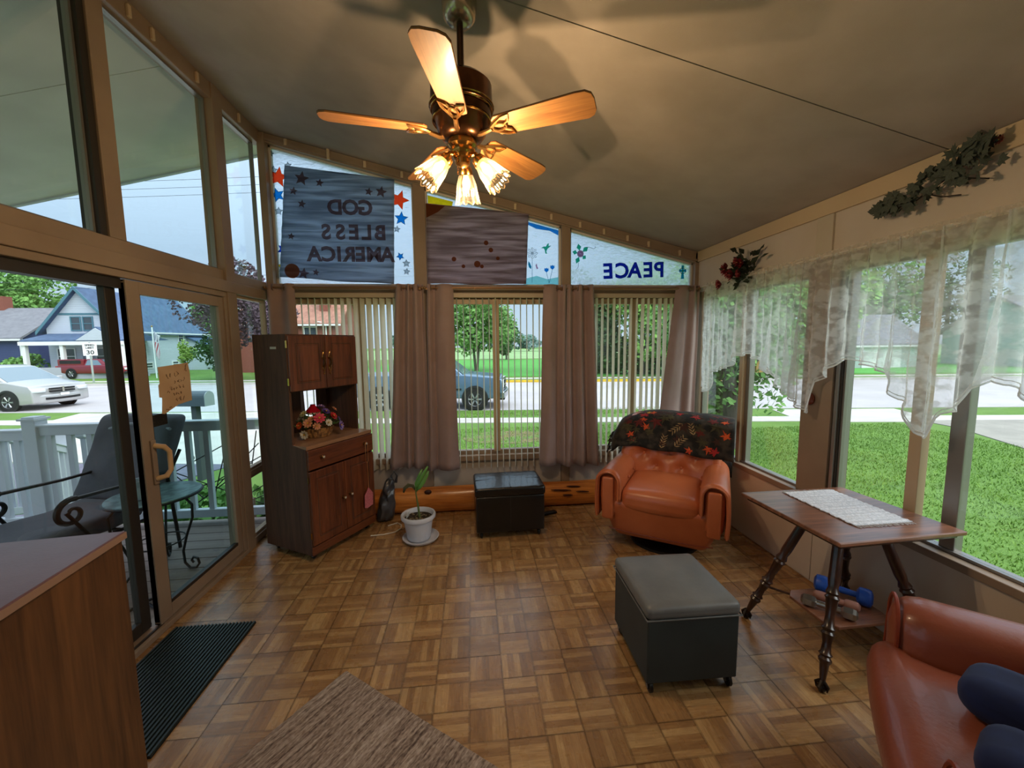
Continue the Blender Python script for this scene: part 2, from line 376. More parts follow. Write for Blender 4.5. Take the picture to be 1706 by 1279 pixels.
# upper trapezoid lights of rippled film glass
def rippled(name, tint, haze):
    m, n, b, out = new_mat(name); n.nodes.remove(b); vec = coords(n, (1, 1, 2.2))
    z = nd(n, 'TexNoise', Scale=16, Detail=3, Distortion=1.4); n.links.new(vec, z.inputs['Vector'])
    bp = nd(n, 'Bump', Strength=.9, Distance=.02); n.links.new(z.outputs['Fac'], bp.inputs['Height'])
    t = nd(n, 'BsdfRefraction', IOR=1.25, Roughness=.12); t.inputs[0].default_value = tint+(1,); n.links.new(bp.outputs[0], t.inputs['Normal'])
    tr = nd(n, 'BsdfTransparent'); tr.inputs[0].default_value = tint+(1,)
    d = nd(n, 'BsdfTranslucent'); d.inputs[0].default_value = (.85, .92, 1, 1)
    g = nd(n, 'BsdfGlossy', Roughness=.12); g.inputs[0].default_value = (.8, .85, .9, 1); n.links.new(bp.outputs[0], g.inputs['Normal'])
    m1 = nd(n, 'MixShader'); m1.inputs[0].default_value = .45; n.links.new(tr.outputs[0], m1.inputs[1]); n.links.new(t.outputs[0], m1.inputs[2])
    m2 = nd(n, 'MixShader'); m2.inputs[0].default_value = haze; n.links.new(m1.outputs[0], m2.inputs[1]); n.links.new(d.outputs[0], m2.inputs[2])
    m3 = nd(n, 'MixShader'); m3.inputs[0].default_value = .06; n.links.new(m2.outputs[0], m3.inputs[1]); n.links.new(g.outputs[0], m3.inputs[2])
    n.links.new(m3.outputs[0], out.inputs[0]); return m
RIP = rippled('rippled_film_glass', (.93, .97, 1.0), .2)
upper = []
for a, b_ in ((XL+.055, -.48), (-.38, .82), (.90, XR-.035)):
    t = .016
    mb = MB().box(a, b_, YF+.02, YF+.06, 2.045, 2.06).box(a, a+.016, YF+.02, YF+.06, 2.06, zt(a)).box(b_-.016, b_, YF+.02, YF+.06, 2.06, zt(b_))
    mb.prism([(a, zt(a)), (b_, zt(b_)), (b_, zt(b_)-t), (a, zt(a)-t)], YF+.02, YF+.06)
    wn = obj(window(), mb, mat('light_glazing_bead', '#cfc9bd', .5), kind='structure')
    obj('pane', MB().prism([(a+.016, 2.06), (b_-.016, 2.06), (b_-.016, zt(b_-.016)-t), (a+.016, zt(a+.016)-t)], YF+.036, YF+.04), RIP, wn, label='pane covered with rippled decorative film')
    upper.append(wn)

# ---- left wall with the sliding door
wl = obj('wall_left', MB().box(XL-.1, XL, YB, 1.05, -.12, .5).box(XL-.1, XL, YB, 3.62, -.12, -.001), WALLP, kind='structure')
obj('beam', MB().box(XL-.09, XL+.0, YB, 3.57, 1.985, 2.055), FRAME, wl, bevel=.004)
obj('beam', MB().box(XL-.09, XL+.025, YB, 3.57, 1.905, 1.983), FRAME, wl, bevel=.004)
obj('top_beam', MB().box(XL-.09, XL+.01, YB, 3.62, 3.165, 3.268), FRAME, wl, bevel=.004)
for y in (1.85, 2.35, 2.5, 2.85, 3.3):
    obj('bracket', MB().cbox((XL+.018, y, 3.21), (.016, .02, .06)), CLIP, wl, bevel=.003)
for y0, y1, z0, z1, x1 in ((2.127, 2.219, 2.055, 3.17, 0), (2.985, 3.09, 0, 3.27, .02), (.95, 1.06, 0, 3.17, 0), (-.35, -.25, .5, 3.17, 0)):
    obj('post', MB().box(XL-.09, XL+x1, y0, y1, z0, z1), FRAME, wl, bevel=.003)
obj('channel', MB().box(XL-.085, XL-.01, 2.09, 2.126, 2.056, 3.165), FRAME_D, wl)
obj('sill', MB().box(XL-.09, XL, 3.09, 3.57, 0, .05), FRAME, wl, bevel=.003)
obj('rail', MB().box(XL-.07, XL-.01, 3.09, 3.57, .535, .575), SASH, wl, bevel=.003)
for y0, y1 in ((-1.58, -.35), (-.25, .95), (1.06, 2.09), (2.219, 2.985), (3.09, 3.57)):
    wn = obj(window(), frame_rect(MB(), y0, y1, 2.055, 3.165, .012, 'y', XL-.06, XL-.03), ALU, kind='structure')
    obj('pane', MB().box(XL-.047, XL-.043, y0+.012, y1-.012, 2.067, 3.153), GLASS, wn)
for y0, y1, z0, z1 in ((3.09, 3.57, .575, 1.905), (3.09, 3.57, .05, .535), (-1.58, .95, .5, 1.905)):
    wn = obj(window(), frame_rect(MB(), y0, y1, z0, z1, .02, 'y', XL-.06, XL-.02), SASH, kind='structure')
    obj('pane', MB().box(XL-.042, XL-.038, y0+.02, y1-.02, z0+.02, z1-.02), GLASS, wn)
# sliding door: sill track, moving leaf in front, fixed leaf behind
dr = obj('door_1', MB().box(XL-.1, XL+.02, 1.06, 2.985, 0, .03).box(XL-.1, XL+.01, 1.06, 2.985, 1.87, 1.905).box(XL-.09, XL+.01, 2.955, 2.985, .03, 1.87), FRAME, kind='structure', bevel=.003, label='tan sliding patio door with glass leaves')
obj('track', MB().box(XL-.05, XL-.02, 1.06, 2.18, 1.82, 1.87).box(XL-.012, XL-.002, 1.06, 2.2, .03, .038).box(XL-.075, XL-.065, 1.06, 2.2, .03, .038), FRAME_D, dr)
leaf = obj('door_leaf', frame_rect(MB(), 2.18, 2.955, .035, 1.865, .012, 'y', XL-.035, XL-.005)
           .box(XL-.035, XL+.0, 2.18, 2.262, .035, 1.865).box(XL-.035, XL, 2.905, 2.955, .035, 1.865).box(XL-.035, XL, 2.262, 2.905, .035, .105).box(XL-.035, XL, 2.262, 2.905, 1.80, 1.865), FRAME, dr, bevel=.003)
obj('pane', MB().box(XL-.022, XL-.018, 2.262, 2.905, .105, 1.80), GLASS_T, leaf)
obj('weather_strip', MB().box(XL-.034, XL-.004, 2.262, 2.268, .105, 1.8).box(XL-.034, XL-.004, 2.262, 2.905, .105, .125), FRAME_D, leaf)
leaf2 = obj('door_leaf', MB().box(XL-.08, XL-.045, 2.115, 2.175, .035, 1.865).box(XL-.08, XL-.045, 1.07, 1.13, .035, 1.865).box(XL-.08, XL-.045, 1.13, 2.115, .035, .10).box(XL-.08, XL-.045, 1.13, 2.115, 1.82, 1.865), FRAME_D, dr, bevel=.003)
obj('pane', MB().box(XL-.064, XL-.06, 1.13, 2.115, .10, 1.82), GLASS, leaf2)
hb = MB().box(XL, XL+.012, 2.222, 2.252, .80, 1.04)
obj('lock_plate', hb, FRAME, leaf, bevel=.003)
obj('handle', MB().tube([(XL+.01, 2.238, .83), (XL+.05, 2.25, .84), (XL+.06, 2.27, .87), (XL+.06, 2.27, .97), (XL+.05, 2.25, 1.0), (XL+.01, 2.238, 1.01)], [.014, .014, .012, .012, .014, .014], 10), mat('tan_handle', '#c39a6c', .35), leaf, smooth=True, label='chunky tan pull handle')
obj('alarm_sticker', MB().box(XL-.0175, XL-.017, 2.268, 2.385, 1.10, 1.165), mat('black_sticker', '#16130f', .5, c2='#4a3b2a', scale=60, stretch=(1, 1, 3), lo=.55, hi=.7), leaf, label='small black sticker with worn print')

# ---- right wall
wr = obj('wall_right', MB().box(XR, XR+.1, YB, YF+.1, -.12, .54).box(XR, XR+.1, YB, YF+.1, 1.98, 2.40), WALLP, kind='structure')
for y0, y1 in ((-1.5, .9), (.906, 2.186), (2.192, 3.58)):
    obj('wall_panel', MB().box(XR-.008, XR, y0, y1, .01, .52), WALLP, wr)
obj('sill', MB().box(XR-.03, XR+.09, YB, YF-.03, .52, .558), FRAME, wr, bevel=.004)
obj('crown_trim', MB().box(XR-.018, XR, YB, YF-.03, 2.265, 2.358), mat('cream_trim', '#c4ab88', .6), wr, bevel=.003)
obj('batten', MB().box(XR-.014, XR, 2.188, 2.30, 1.985, 2.264), mat('pale_batten', '#b9aa93', .6), wr, bevel=.002)
obj('head', MB().box(XR-.005, XR+.09, YB, YF-.03, 1.925, 1.985), FRAME, wr, bevel=.003)
for y0, y1 in ((2.13, 2.345), (-.05, .12), (3.50, 3.60)):
    obj('post', MB().box(XR-.005, XR+.09, y0, y1, .558, 1.93), FRAME, wr, bevel=.003)
obj('channel', MB().box(XR+.01, XR+.085, 2.085, 2.129, .558, 1.93), FRAME_D, wr)
obj('channel', MB().box(XR+.0, XR+.02, 2.095, 2.115, .558, 1.93), ALU, wr)
for y0, y1, ml in ((2.345, 3.50, ((2.925, 2.965, SASH, .0), (2.885, 2.922, ALU, .03))), (.12, 2.085, ((1.645, 1.70, SASH, .0), (1.50, 1.56, ALU, .03))), (-1.55, -.05, ())):
    wn = obj(window(), frame_rect(MB(), y0, y1, .558, 1.93, .014, 'y', XR+.02, XR+.07), ALU, kind='structure', bevel=.002)
    cuts = [y0+.014]+[mm[0] for mm in ml][::-1]+[y1-.014]
    for (c, d, mt, off) in ml:
        obj('mullion', MB().box(XR+off, XR+off+.045, c, d, .56, 1.928), mt, wn, bevel=.003)
    c = [y0+.014]+([ml[1][1]-.01, ml[0][0]+.01] if ml else [])+[y1-.014]
    for i in range(len(c)-1):
        if c[i+1]-c[i] > .16 or True:
            xo = .038 if i % 2 == 0 else .052
            obj('pane', MB().box(XR+xo, XR+xo+.003, c[i], c[i+1], .572, 1.916), GLASS, wn)
# back wall of the house behind the camera
obj('wall_back', MB().box(XL-.1, XR+.1, YB-.1, YB, -.12, 3.4), mat('back_wall_paint', '#b7a98f', .8), kind='structure')

# half-log laid along the foot of the front wall
LOG = wood('varnished_log', '#a5581c', '#e09244', .3, 'x', 2.2, coat=.4)
def log(x0, x1, seed, label):
    r = .125
    def fn(u, v):
        x = x0+(x1-x0)*u; a = -PI/2+PI*v
        rr = 1+.07*noise.noise(Vector((x*1.6, seed, 0)))+.03*noise.noise(Vector((x*5, v*3, seed)))
        return (x, YF-.052-math.cos(a)*.09*rr, .118+math.sin(a)*.116*rr)
    mb = MB().grid(46, 14, fn)
    n0 = 47
    mb.f.append(tuple(j*n0 for j in range(15))); mb.f.append(tuple(j*n0+46 for j in range(15))[::-1])
    mb.f.append(None) if False else None
    t = thing('half_log', label, 'log', (x0, YF-.07, 0))
    mb.v = [(p[0]-x0, p[1]-(YF-.07), p[2]) for p in mb.v]
    o = obj('trunk', mb, LOG, t, smooth=True)
    return t
t = log(-1.02, .27, 1.3, 'varnished orange half-log lying along the front wall behind the potted plant')
obj('knot', MB().ball((0, 0, 0), .03, 12, (1.1, .5, .7)), mat('dark_knot', '#3a1408', .5), t, (.60, -.055, .212), smooth=True)
t = log(.29, 1.95, 4.1, 'varnished split half-log lying along the front wall between black ottoman and armchair')
for (a, z, l) in ((.62, .205, .14), (.50, .18, .2), (.7, .16, .13), (.56, .135, .1)):
    obj('crack', MB().at((a, -.046-.045*math.sin(min(1, (.236-z)/.12)*PI/2), z), (0, .06, 0)).ball((0, 0, 0), 1, 8, (l/2, .006, .008)), bpy.data.materials['dark_knot'], t)
# ================================================================== FURNITURE
HW = wood('hutch_oak', '#4c2411', '#7c4323', .42, 'z', 3)
HWS = wood('hutch_side_walnut', '#432a1d', '#5e3e2b', .75, 'z', 3)
HWX = wood('hutch_oak_cross', '#4c2411', '#7c4323', .42, 'x', 3)
h = thing('microwave_hutch', 'tall brown wooden kitchen hutch with open niche, standing cornerwise on casters', 'cabinet', (-1.15, 2.785, 0), R(60))
W, D = .61, .48
side = [(0, .05), (D, .05), (D, 1.61), (.13, 1.61), (.13, .835), (.0, .815)]
for x in (0, W-.018): obj('side_panel', MB().prism(side, x, x+.018, 'x'), HWS, h, bevel=.001, label='dark brown side panel')
obj('counter', MB().prism([(.001, 0), (W-.001, 0), (W-.001, D-.01), (.001, D-.01)], .817, .836, 'z').box(0, W, -.006, 0, .812, .838), wood('counter_laminate', '#8a6348', '#a87f60', .3, 'x', 3), h, bevel=.001, label='lighter brown counter shelf')
obj('bottom_panel', MB().box(.018, W-.018, .01, D-.01, .06, .075), HWS, h)
obj('top_panel', MB().box(.018, W-.018, .135, D, 1.592, 1.61), HWS, h)
obj('cabinet_floor', MB().box(.018, W-.018, .135, D, 1.205, 1.222), HWS, h)
for a in ((.018, .345, .835, 1.2), (.495, W-.018, .835, 1.2), (.345, .495, .835, .90), (.345, .495, 1.18, 1.2), (.018, W-.018, 1.222, 1.592), (.018, W-.018, .075, .817)):
    obj('back_panel', MB().box(a[0], a[1], D-.012, D-.004, a[2], a[3]), HWS, h)
obj('plinth', MB().box(.0, W, -.008, .012, .05, .112), HWX, h, bevel=.002)
dw = obj('drawer', MB().box(.004, W-.004, -.018, .0, .668, .808), HWX, h, bevel=.004)
KN = mat('brass_and_white_knob', '#d8cdbd', .2, metal=.3); KNB = mat('dark_brass', '#6b4a2c', .3, metal=.9)
def knob(p, x, y, z, s=1):
    k = obj('knob', MB().at((x, y, z), (R(90), 0, 0)).lathe([(.011*s, 0), (.006*s, .006), (.006*s, .014), (.014*s, .018), (.015*s, .024), (.009*s, .03), (.0, .031)], 14, cap=False), KNB, p, smooth=True)
    obj('knob_cap', MB().at((x, y-.03*s, z)).ball((0, 0, 0), .009*s, 10, (1, .5, 1)), KN, k, smooth=True)
knob(dw, .106, -.018, .745); knob(dw, .51, -.018, .745)
def panel_door(x0, x1, z0, z1, y, name='door', arch=False):
    d = obj(name, MB().box(x0, x1, y-.018, y, z0, z1), HW, h, bevel=.004)
    f = .052
    mb = MB(); t = .006
    for a in ((x0+f, x1-f, z0+f, z0+f+t), (x0+f, x1-f, z1-f-t, z1-f), (x0+f, x0+f+t, z0+f, z1-f), (x1-f-t, x1-f, z0+f, z1-f)):
        mb.box(a[0], a[1], y-.0195, y-.012, a[2], a[3])
    obj('groove', mb, HWS, d)
    obj('raised_panel', MB().box(x0+f+.012, x1-f-.012, y-.022, y-.012, z0+f+.012, z1-f-.012), HW, d, bevel=.004)
    return d
d1 = panel_door(.006, W/2-.002, .122, .655, 0); d2 = panel_door(W/2+.002, W-.006, .122, .655, 0)
knob(d1, .275, -.018, .386); knob(d2, .342, -.018, .392)
u1 = panel_door(.006, W/2-.002, 1.212, 1.60, .13); u2 = panel_door(W/2+.002, W-.006, 1.212, 1.60, .13)
for dd, x in ((u1, .277), (u2, .333)):
    y = .108
    pl = obj('pull', MB().tube([(x, y, 1.44), (x+.004, y-.012, 1.425), (x, y-.02, 1.405), (x-.004, y-.012, 1.385), (x, y, 1.37)], [.005, .006, .008, .006, .005], 8), KNB, dd, smooth=True)
    for s in (1, -1):
        z0 = 1.405+s*.03
        obj('scroll_plate', MB().tube([(x-.011, y-.004, z0), (x-.012, y-.006, z0+s*.012), (x, y-.006, z0+s*.045), (x+.012, y-.006, z0+s*.012), (x+.011, y-.004, z0)], .0025, 6, closed=True).ball((x, y-.005, z0+s*.055), .006, 8), BRASS, pl, smooth=True)
for z in (1.28, 1.54): obj('hinge', MB().cbox((-.002, .125, z), (.004, .012, .05)), BRASS, h)
for z in (.2, .6): obj('hinge', MB().cbox((-.002, -.008, z), (.004, .010, .045)), BRASS, h)
obj('label_strip', MB().box(-.003, 0, .23, .29, 1.508, 1.524), mat('label_white', '#b9b4ae', .5), h, label='small pale label on the side')
def caster(p, x, y, r=.022, top=.05, m=DARK, ax=0):
    c = obj('caster', MB().at((x, y, top-.006)).lathe([(.014, 0), (.014, .006)], 10).at((x, y, 0)).box(-.012, -.009, -.012, .012, r*.7, top-.004).box(.009, .012, -.012, .012, r*.7, top-.004), m, p)
    obj('wheel', MB().at((x, y, r), (0, R(90), 0)).lathe([(r*.85, -.008), (r, -.006), (r, .006), (r*.85, .008)], 14), m, c, smooth=True)
    obj('hub', MB().at((x-.009, y, r), (0, R(90), 0)).lathe([(r*.35, -.004), (r*.35, .022)], 10), ALU, c)
for x, y in ((.05, .05), (W-.05, .05), (.05, D-.05), (W-.05, D-.05)): caster(h, x, y)

# fly swatter hanging from the right-hand drawer knob
fs = thing('fly_swatter', 'pink fly swatter hanging from the right drawer knob of the hutch', 'fly swatter', tuple(Vector((-1.15, 2.785, .745))+Vector((math.cos(R(60))*.508-math.sin(R(60))*-.045, math.sin(R(60))*.508+math.cos(R(60))*-.045, 0))), R(60))
obj('wire_handle', MB().tube([(0, 0, .012), (-.012, 0, .0), (-.012, 0, -.14), (0, 0, -.16), (.012, 0, -.14), (.012, 0, 0)], .0022, 6, closed=True).tube([(0, 0, -.16), (.004, 0, -.37)], .0025, 6), mat('brass_wire', '#c98a52', .3, metal=.8), fs, smooth=True)
obj('paddle', MB().prism([(0, -.36), (-.016, -.385), (-.042, -.415), (-.046, -.515), (-.02, -.525), (.04, -.515), (.046, -.42), (.02, -.385)], -.002, .002), mat('pink_plastic', '#d4777e', .5, c2='#b9646c', scale=160, lo=.48, hi=.52), fs, label='pink perforated paddle')

# ---- flower basket with red lamp-shaped topper on the hutch counter
def hpos(x, y, z): return Vector((-1.15, 2.785, z))+Vector((math.cos(R(60))*x-math.sin(R(60))*y, math.sin(R(60))*x+math.cos(R(60))*y, 0))
fb = thing('flower_basket', 'wicker basket of mixed artificial flowers on the hutch counter', 'flower basket', tuple(hpos(.27, .20, .838)), R(30))
WK = mat('wicker', '#b07f46', .6, c2='#5c3a1c', scale=60, stretch=(1, 1, .3), lo=.4, hi=.6)
mb = MB()
for z, r in ((0, .055), (.012, .06), (.024, .064), (.036, .067), (.048, .070), (.06, .073)): mb.tube([((r)*1.5*math.cos(a), r*math.sin(a), z+.006) for a in [TAU*i/28 for i in range(28)]], .0065, 6, closed=True)
for i in range(22):
    a = TAU*i/22; mb.tube([(.052*1.5*math.cos(a), .052*math.sin(a), 0), (.077*1.5*math.cos(a), .077*math.sin(a), .07)], .005, 5)
mb.at((0, 0, 0)).lathe([(.05, .001), (.055, .003)], 16)
obj('basket', mb, WK, fb, smooth=True)
LEAFG = mat('artificial_leaf_green', '#2d4a26', .5, c2='#54703a', scale=30)
def leaf_mb(mb, p, d, l, w, rnd_=random):
    d = Vector(d).normalized(); s = d.cross(Vector((rnd_.uniform(-1, 1), rnd_.uniform(-1, 1), rnd_.uniform(-.3, 1)))).normalized(); nn = d.cross(s)*.12*l; p = Vector(p)
    return mb.add([p, p+d*l*.45+s*w/2+nn, p+d*l, p+d*l*.45-s*w/2+nn, p+d*l*.5-nn*.5], [(0, 1, 4), (1, 2, 4), (2, 3, 4), (3, 0, 4)])
mb = MB(); rr = random.Random(3)
for i in range(150):
    a = rr.uniform(0, TAU); e_ = rr.uniform(-.1, 1.3); r = rr.uniform(.04, .10)
    p = Vector((1.45*r*math.cos(a)*math.cos(e_), r*math.sin(a)*math.cos(e_), .08+r*1.0*math.sin(e_)))
    leaf_mb(mb, p, (p.x, p.y, p.z-.04), rr.uniform(.03, .05), .018, rr)
obj('foliage', mb, LEAFG, fb, kind='stuff')
def bloom(p, r, mtl, parent, dirv, n=9, cup=.35, nm='flower'):
    mb = MB(); q = Vector(dirv).normalized().to_track_quat('Z', 'Y')
    for ring, (m_, cc, rr_) in enumerate(((n, cup, 1), (n-2, cup+.5, .72), (5, cup+1.1, .42))):
        for i in range(m_):
            a = TAU*i/m_+ring*.4; R_ = r*rr_
            pts = [Vector((0, 0, 0)), Vector((R_*.55, R_*.3, R_*cc*.5)), Vector((R_, R_*.14, R_*cc)), Vector((R_*1.02, -R_*.14, R_*cc)), Vector((R_*.55, -R_*.3, R_*cc*.5))]
            mb.add([q @ (Matrix.Rotation(a, 3, 'Z') @ v)+Vector(p) for v in pts], [(0, 1, 2, 3, 4)])
    o = obj(nm, mb, mtl, parent)
    obj('flower_centre', MB().ball(Vector(p)+q @ Vector((0, 0, r*.35)), r*.2, 8), mat('flower_centre_yellow', '#c9a23a', .6) if 'flower_centre_yellow' not in bpy.data.materials else bpy.data.materials['flower_centre_yellow'], o)
    return o
FC = {k: mat('petal_'+k, c, .6) for k, c in dict(pink='#e0526a', red='#c32727', purple='#6b4fa0', peach='#e0a07c', white='#e0dcd0', cream='#cfd2a8', lilac='#9a7cc0', orange='#d9622c').items()}
for (x, z, y, r, c) in ((-.09, .16, -.02, .030, 'cream'), (-.125, .085, -.05, .028, 'orange'), (-.075, .10, -.08, .034, 'peach'), (0, .13, -.085, .042, 'pink'), (.055, .165, -.03, .034, 'purple'), (.10, .13, -.05, .034, 'red'),
                        (-.10, .02, -.075, .034, 'white'), (-.02, .075, -.09, .028, 'peach'), (.06, .09, -.085, .028, 'white'), (.145, .055, -.06, .038, 'lilac'), (.12, .175, 0, .026, 'peach'), (-.11, .13, .0, .024, 'white'), (.03, .20, .0, .03, 'lilac'), (-.05, .125, -.05, .024, 'peach'), (.145, .10, -.02, .022, 'purple')):
    bloom((x, y, z+.02), r, FC[c], fb, (x*1.2, y*1.4-.03, z-.03))
rl = thing('red_glass_topper', 'small ruby red fluted glass shade on top of the flower basket', 'ornament', tuple(hpos(.27, .24, .838+.185)), R(30))
obj('shade', MB().lathe([(.055, 0), (.056, .006), (.03, .035), (.018, .05), (.02, .058), (.012, .06)], 20, cap=True, wob=lambda a, i: 1+.06*math.sin(a*8) if i < 3 else 1), mat('ruby_glass', '#b3142a', .15, coat=.5, emit='#b3142a', estr=.0), rl, smooth=True)
obj('trim', MB().at((0, 0, -.012)).lathe([(.05, 0), (.054, .012), (.03, .013)], 20, wob=lambda a, i: 1+.05*math.sin(a*8)), mat('ivory_trim', '#e8e4d6', .4), rl, smooth=True)
obj('stem', MB().tube([(0, 0, -.13), (0, 0, 0)], .006, 8), BRASS, rl)

# ---- grey plastic bag and white cord beside the hutch
bg_ = thing('plastic_bag', 'crumpled dark grey plastic bag slumped beside the hutch', 'bag', (-.76, 3.43, 0), R(20))
def bagf(p):
    z = p[2]; k = 1-.55*max(0, (z+.02)/.2)
    n_ = noise.noise(Vector((p[0]*22, p[1]*22, z*14)))*.022
    return (p[0]*k+z*.14+n_, p[1]*k+n_, z)
obj('sack', MB().rbox((0, 0, .19), (.15, .12, .37), .05, 14, bagf), mat('grey_plastic_film', '#4b4a4f', .3, c2='#2f2e33', scale=9, coat=.3), bg_, smooth=True)
obj('handle', MB().tube([(.045, 0, .33), (.04, .01, .39), (.065, .0, .43), (.085, -.01, .39), (.075, 0, .33)], [.014, .008, .006, .008, .014], 8), mat('grey_plastic_film_dark', '#3a3a3e', .35), bg_, smooth=True)
obj('power_cord', MB().tube([(-.02, .02, -.0), (.05, .07, 0), (.09, .03, 0.0), (.10, -.04, 0), (.06, -.10, 0), (-.02, -.13, 0), (-.12, -.14, 0)], .005, 8), mat('cord_white', '#d8cfc0', .5), None, loc=(-.72, 3.28, .006), smooth=True, label='white power cord curled on the floor beside the hutch', cat='cord')

# ---- potted plant
POT = mat('white_pot_plastic', '#cfd0da', .35)
pp = thing('potted_palm', 'young leafy seedling in a round white plastic pot near the wall', 'plant', (-.447, 3.05, .012))
obj('pot', MB().lathe([(.0, .004), (.085, .004), (.09, .012), (.112, .15), (.118, .155), (.12, .165), (.132, .17), (.135, .19), (.130, .2), (.12, .2), (.113, .19), (.11, .16)], 32, cap=False), POT, pp, smooth=True)
obj('soil', MB().lathe([(.0, .168), (.108, .166), (.108, .15), (0, .15)], 20, cap=False), mat('potting_soil', '#1d120c', .95, c2='#4b3a26', scale=60, bump=1, bscale=120, bdist=.02), pp)
mb = MB()
for i in range(40):
    a = random.uniform(0, TAU); r = random.uniform(.02, .1); mb.ball((r*math.cos(a), r*math.sin(a), .17), random.uniform(.005, .012), 5, (1, 1, .5))
obj('bark_chips', mb, mat('bark', '#5b4630', .9, c2='#8c8066', scale=30), pp, kind='stuff')
obj('plant_tag', MB().at((-.085, .02, .16), (R(10), R(-18), R(75))).box(-.03, .03, -.001, .001, 0, .045), mat('tag_white', '#dcdcdc', .5, c2='#8a8a8a', scale=60, stretch=(1, 1, 6), lo=.6, hi=.65), pp)
obj('stalk', MB().tube([(.01, 0, .165), (.002, 0, .25), (-.012, 0, .36), (-.015, 0, .40)], [.009, .008, .005, .004], 8), mat('stalk_green', '#5c6a35', .6), pp, smooth=True)
LG = mat('palm_leaf', '#3f7a34', .45, c2='#6ba04c', scale=12, stretch=(1, 1, .2)); LD = mat('dry_leaf', '#4b4a2c', .6)
def blade(pts, wd, m_, par, nm='leaf'):
    mb = MB(); vs = []; n_ = len(pts)
    for i, p in enumerate(pts):
        p = Vector(p); t = (Vector(pts[min(i+1, n_-1)])-Vector(pts[max(i-1, 0)])).normalized(); s = t.cross(Vector((0, -1, .2))).normalized()
        q = wd*math.sin(PI*min(.999, (i+.35)/(n_-.2)))**.8/2
        vs += [p-s*q, p+Vector((0, .004, 0)), p+s*q]
    fs_ = []
    for i in range(n_-1): fs_ += [(3*i, 3*i+1, 3*i+4, 3*i+3), (3*i+1, 3*i+2, 3*i+5, 3*i+4)]
    mb.add(vs, fs_); return obj(nm, mb, m_, par, smooth=True, solid=.001)
blade([(-.012, 0, .37), (0, 0, .42), (.025, 0, .47), (.06, 0, .53), (.085, 0, .575)], .030, LG, pp)
blade([(-.012, 0, .38), (.02, -.01, .41), (.05, -.01, .455), (.075, -.01, .50), (.09, -.01, .54)], .028, LG, pp)
blade([(-.012, 0, .38), (-.01, 0, .44), (.015, .01, .50), (.04, .01, .55)], .022, LG, pp)
blade([(-.015, 0, .385), (-.035, 0, .425), (-.065, -.01, .435), (-.095, -.01, .41), (-.105, -.01, .375)], .03, LD, pp)
obj('saucer', MB().lathe([(0, 0), (.10, 0), (.13, .012), (.142, .03), (.137, .03), (.125, .014), (.095, .006), (0, .006)], 32, cap=False), POT, None, loc=(-.432, 3.045, 0.0005), smooth=True, label='round white saucer under the potted seedling', cat='saucer')

# ---- black ottoman
bo = thing('storage_ottoman', 'black leather storage ottoman on casters in front of the half-log', 'ottoman', (.270, 3.165, 0), R(2))
BL = mat('black_leather', '#0b0a0b', .3, c2='#141112', scale=4, bump=.25, bscale=30, bdist=.004, coat=.15)
w2, d2_ = .54, .38
obj('body', MB().rbox((0, 0, .20), (w2, d2_, .29), .012, 6), BL, bo, smooth=True)
def lidf(p):
    p = Vector(p); k = (abs(p.x)/.28)**2+(abs(p.y)/.2)**2
    p.z += .008*math.exp(-k)-.005*abs(noise.noise(Vector((p.x*16, p.y*16, 1))))*(1 if p.z > 0 else 0)
    return p
ld = obj('lid', MB().rbox((0, 0, .378), (w2+.016, d2_+.016, .075), .022, 16, lidf), BL, bo, smooth=True)
SE = mat('black_stitching', '#2a2626', .4)
mb = MB().box(-.003, .003, -d2_/2-.0005, d2_/2, .419, .4215).box(-w2/2, w2/2, -.003, .003, .4185, .421)
obj('seam', mb, SE, ld); obj('seam', MB().box(-.002, .002, -d2_/2-.002, -d2_/2, .06, .345), SE, bo)
for x in (-.23, .23):
    for y in (-.15, .15): caster(bo, x, y, .024, .057)
obj('small_black_object', MB().rbox((0, 0, .012), (.14, .05, .022), .01, 6), mat('black_rubber_thing', '#0f0e0e', .5), None, loc=(.66, 3.38, 0.0), rot=(0, 0, .3), smooth=True, label='small flat black object on the floor right of black ottoman', cat='object').name = 'flat_black_object'  # unidentified flat black object

# ---- grey ottoman
go = thing('storage_ottoman', 'grey-topped square storage ottoman with dark green-black sides, nearest the camera', 'ottoman', (.93, 1.71, 0), R(-1))
GV = mat('grey_vinyl_top', '#6c6a67', .45, c2='#5d5b58', scale=5, bump=.2, bscale=25, bdist=.004)
obj('body', MB().box(-.205, .205, -.205, .205, .055, .35), mat('dark_slate_vinyl', '#2c3535', .55, c2='#252d2e', scale=6, bump=.15, bscale=140, bdist=.001), go, bevel=.006)
def lid2(p):
    p = Vector(p)
    if p.z > 0: p.z += .014*max(0, 1-(p.x/.22)**2)*max(0, 1-(p.y/.22)**2)-.006*math.exp(-((p.x-.06)**2+(p.y+.03)**2)/.0012)
    return p
ld = obj('lid', MB().rbox((0, 0, .378), (.424, .424, .062), .024, 16, lid2), GV, go, smooth=True)
obj('piping', MB().tube([(-.212, -.212, .352), (.212, -.212, .352), (.212, .212, .352), (-.212, .212, .352)], .004, 6, closed=True), GV, ld)
for x in (-.18, .18):
    for y in (-.18, .18): caster(go, x, y, .028, .056)

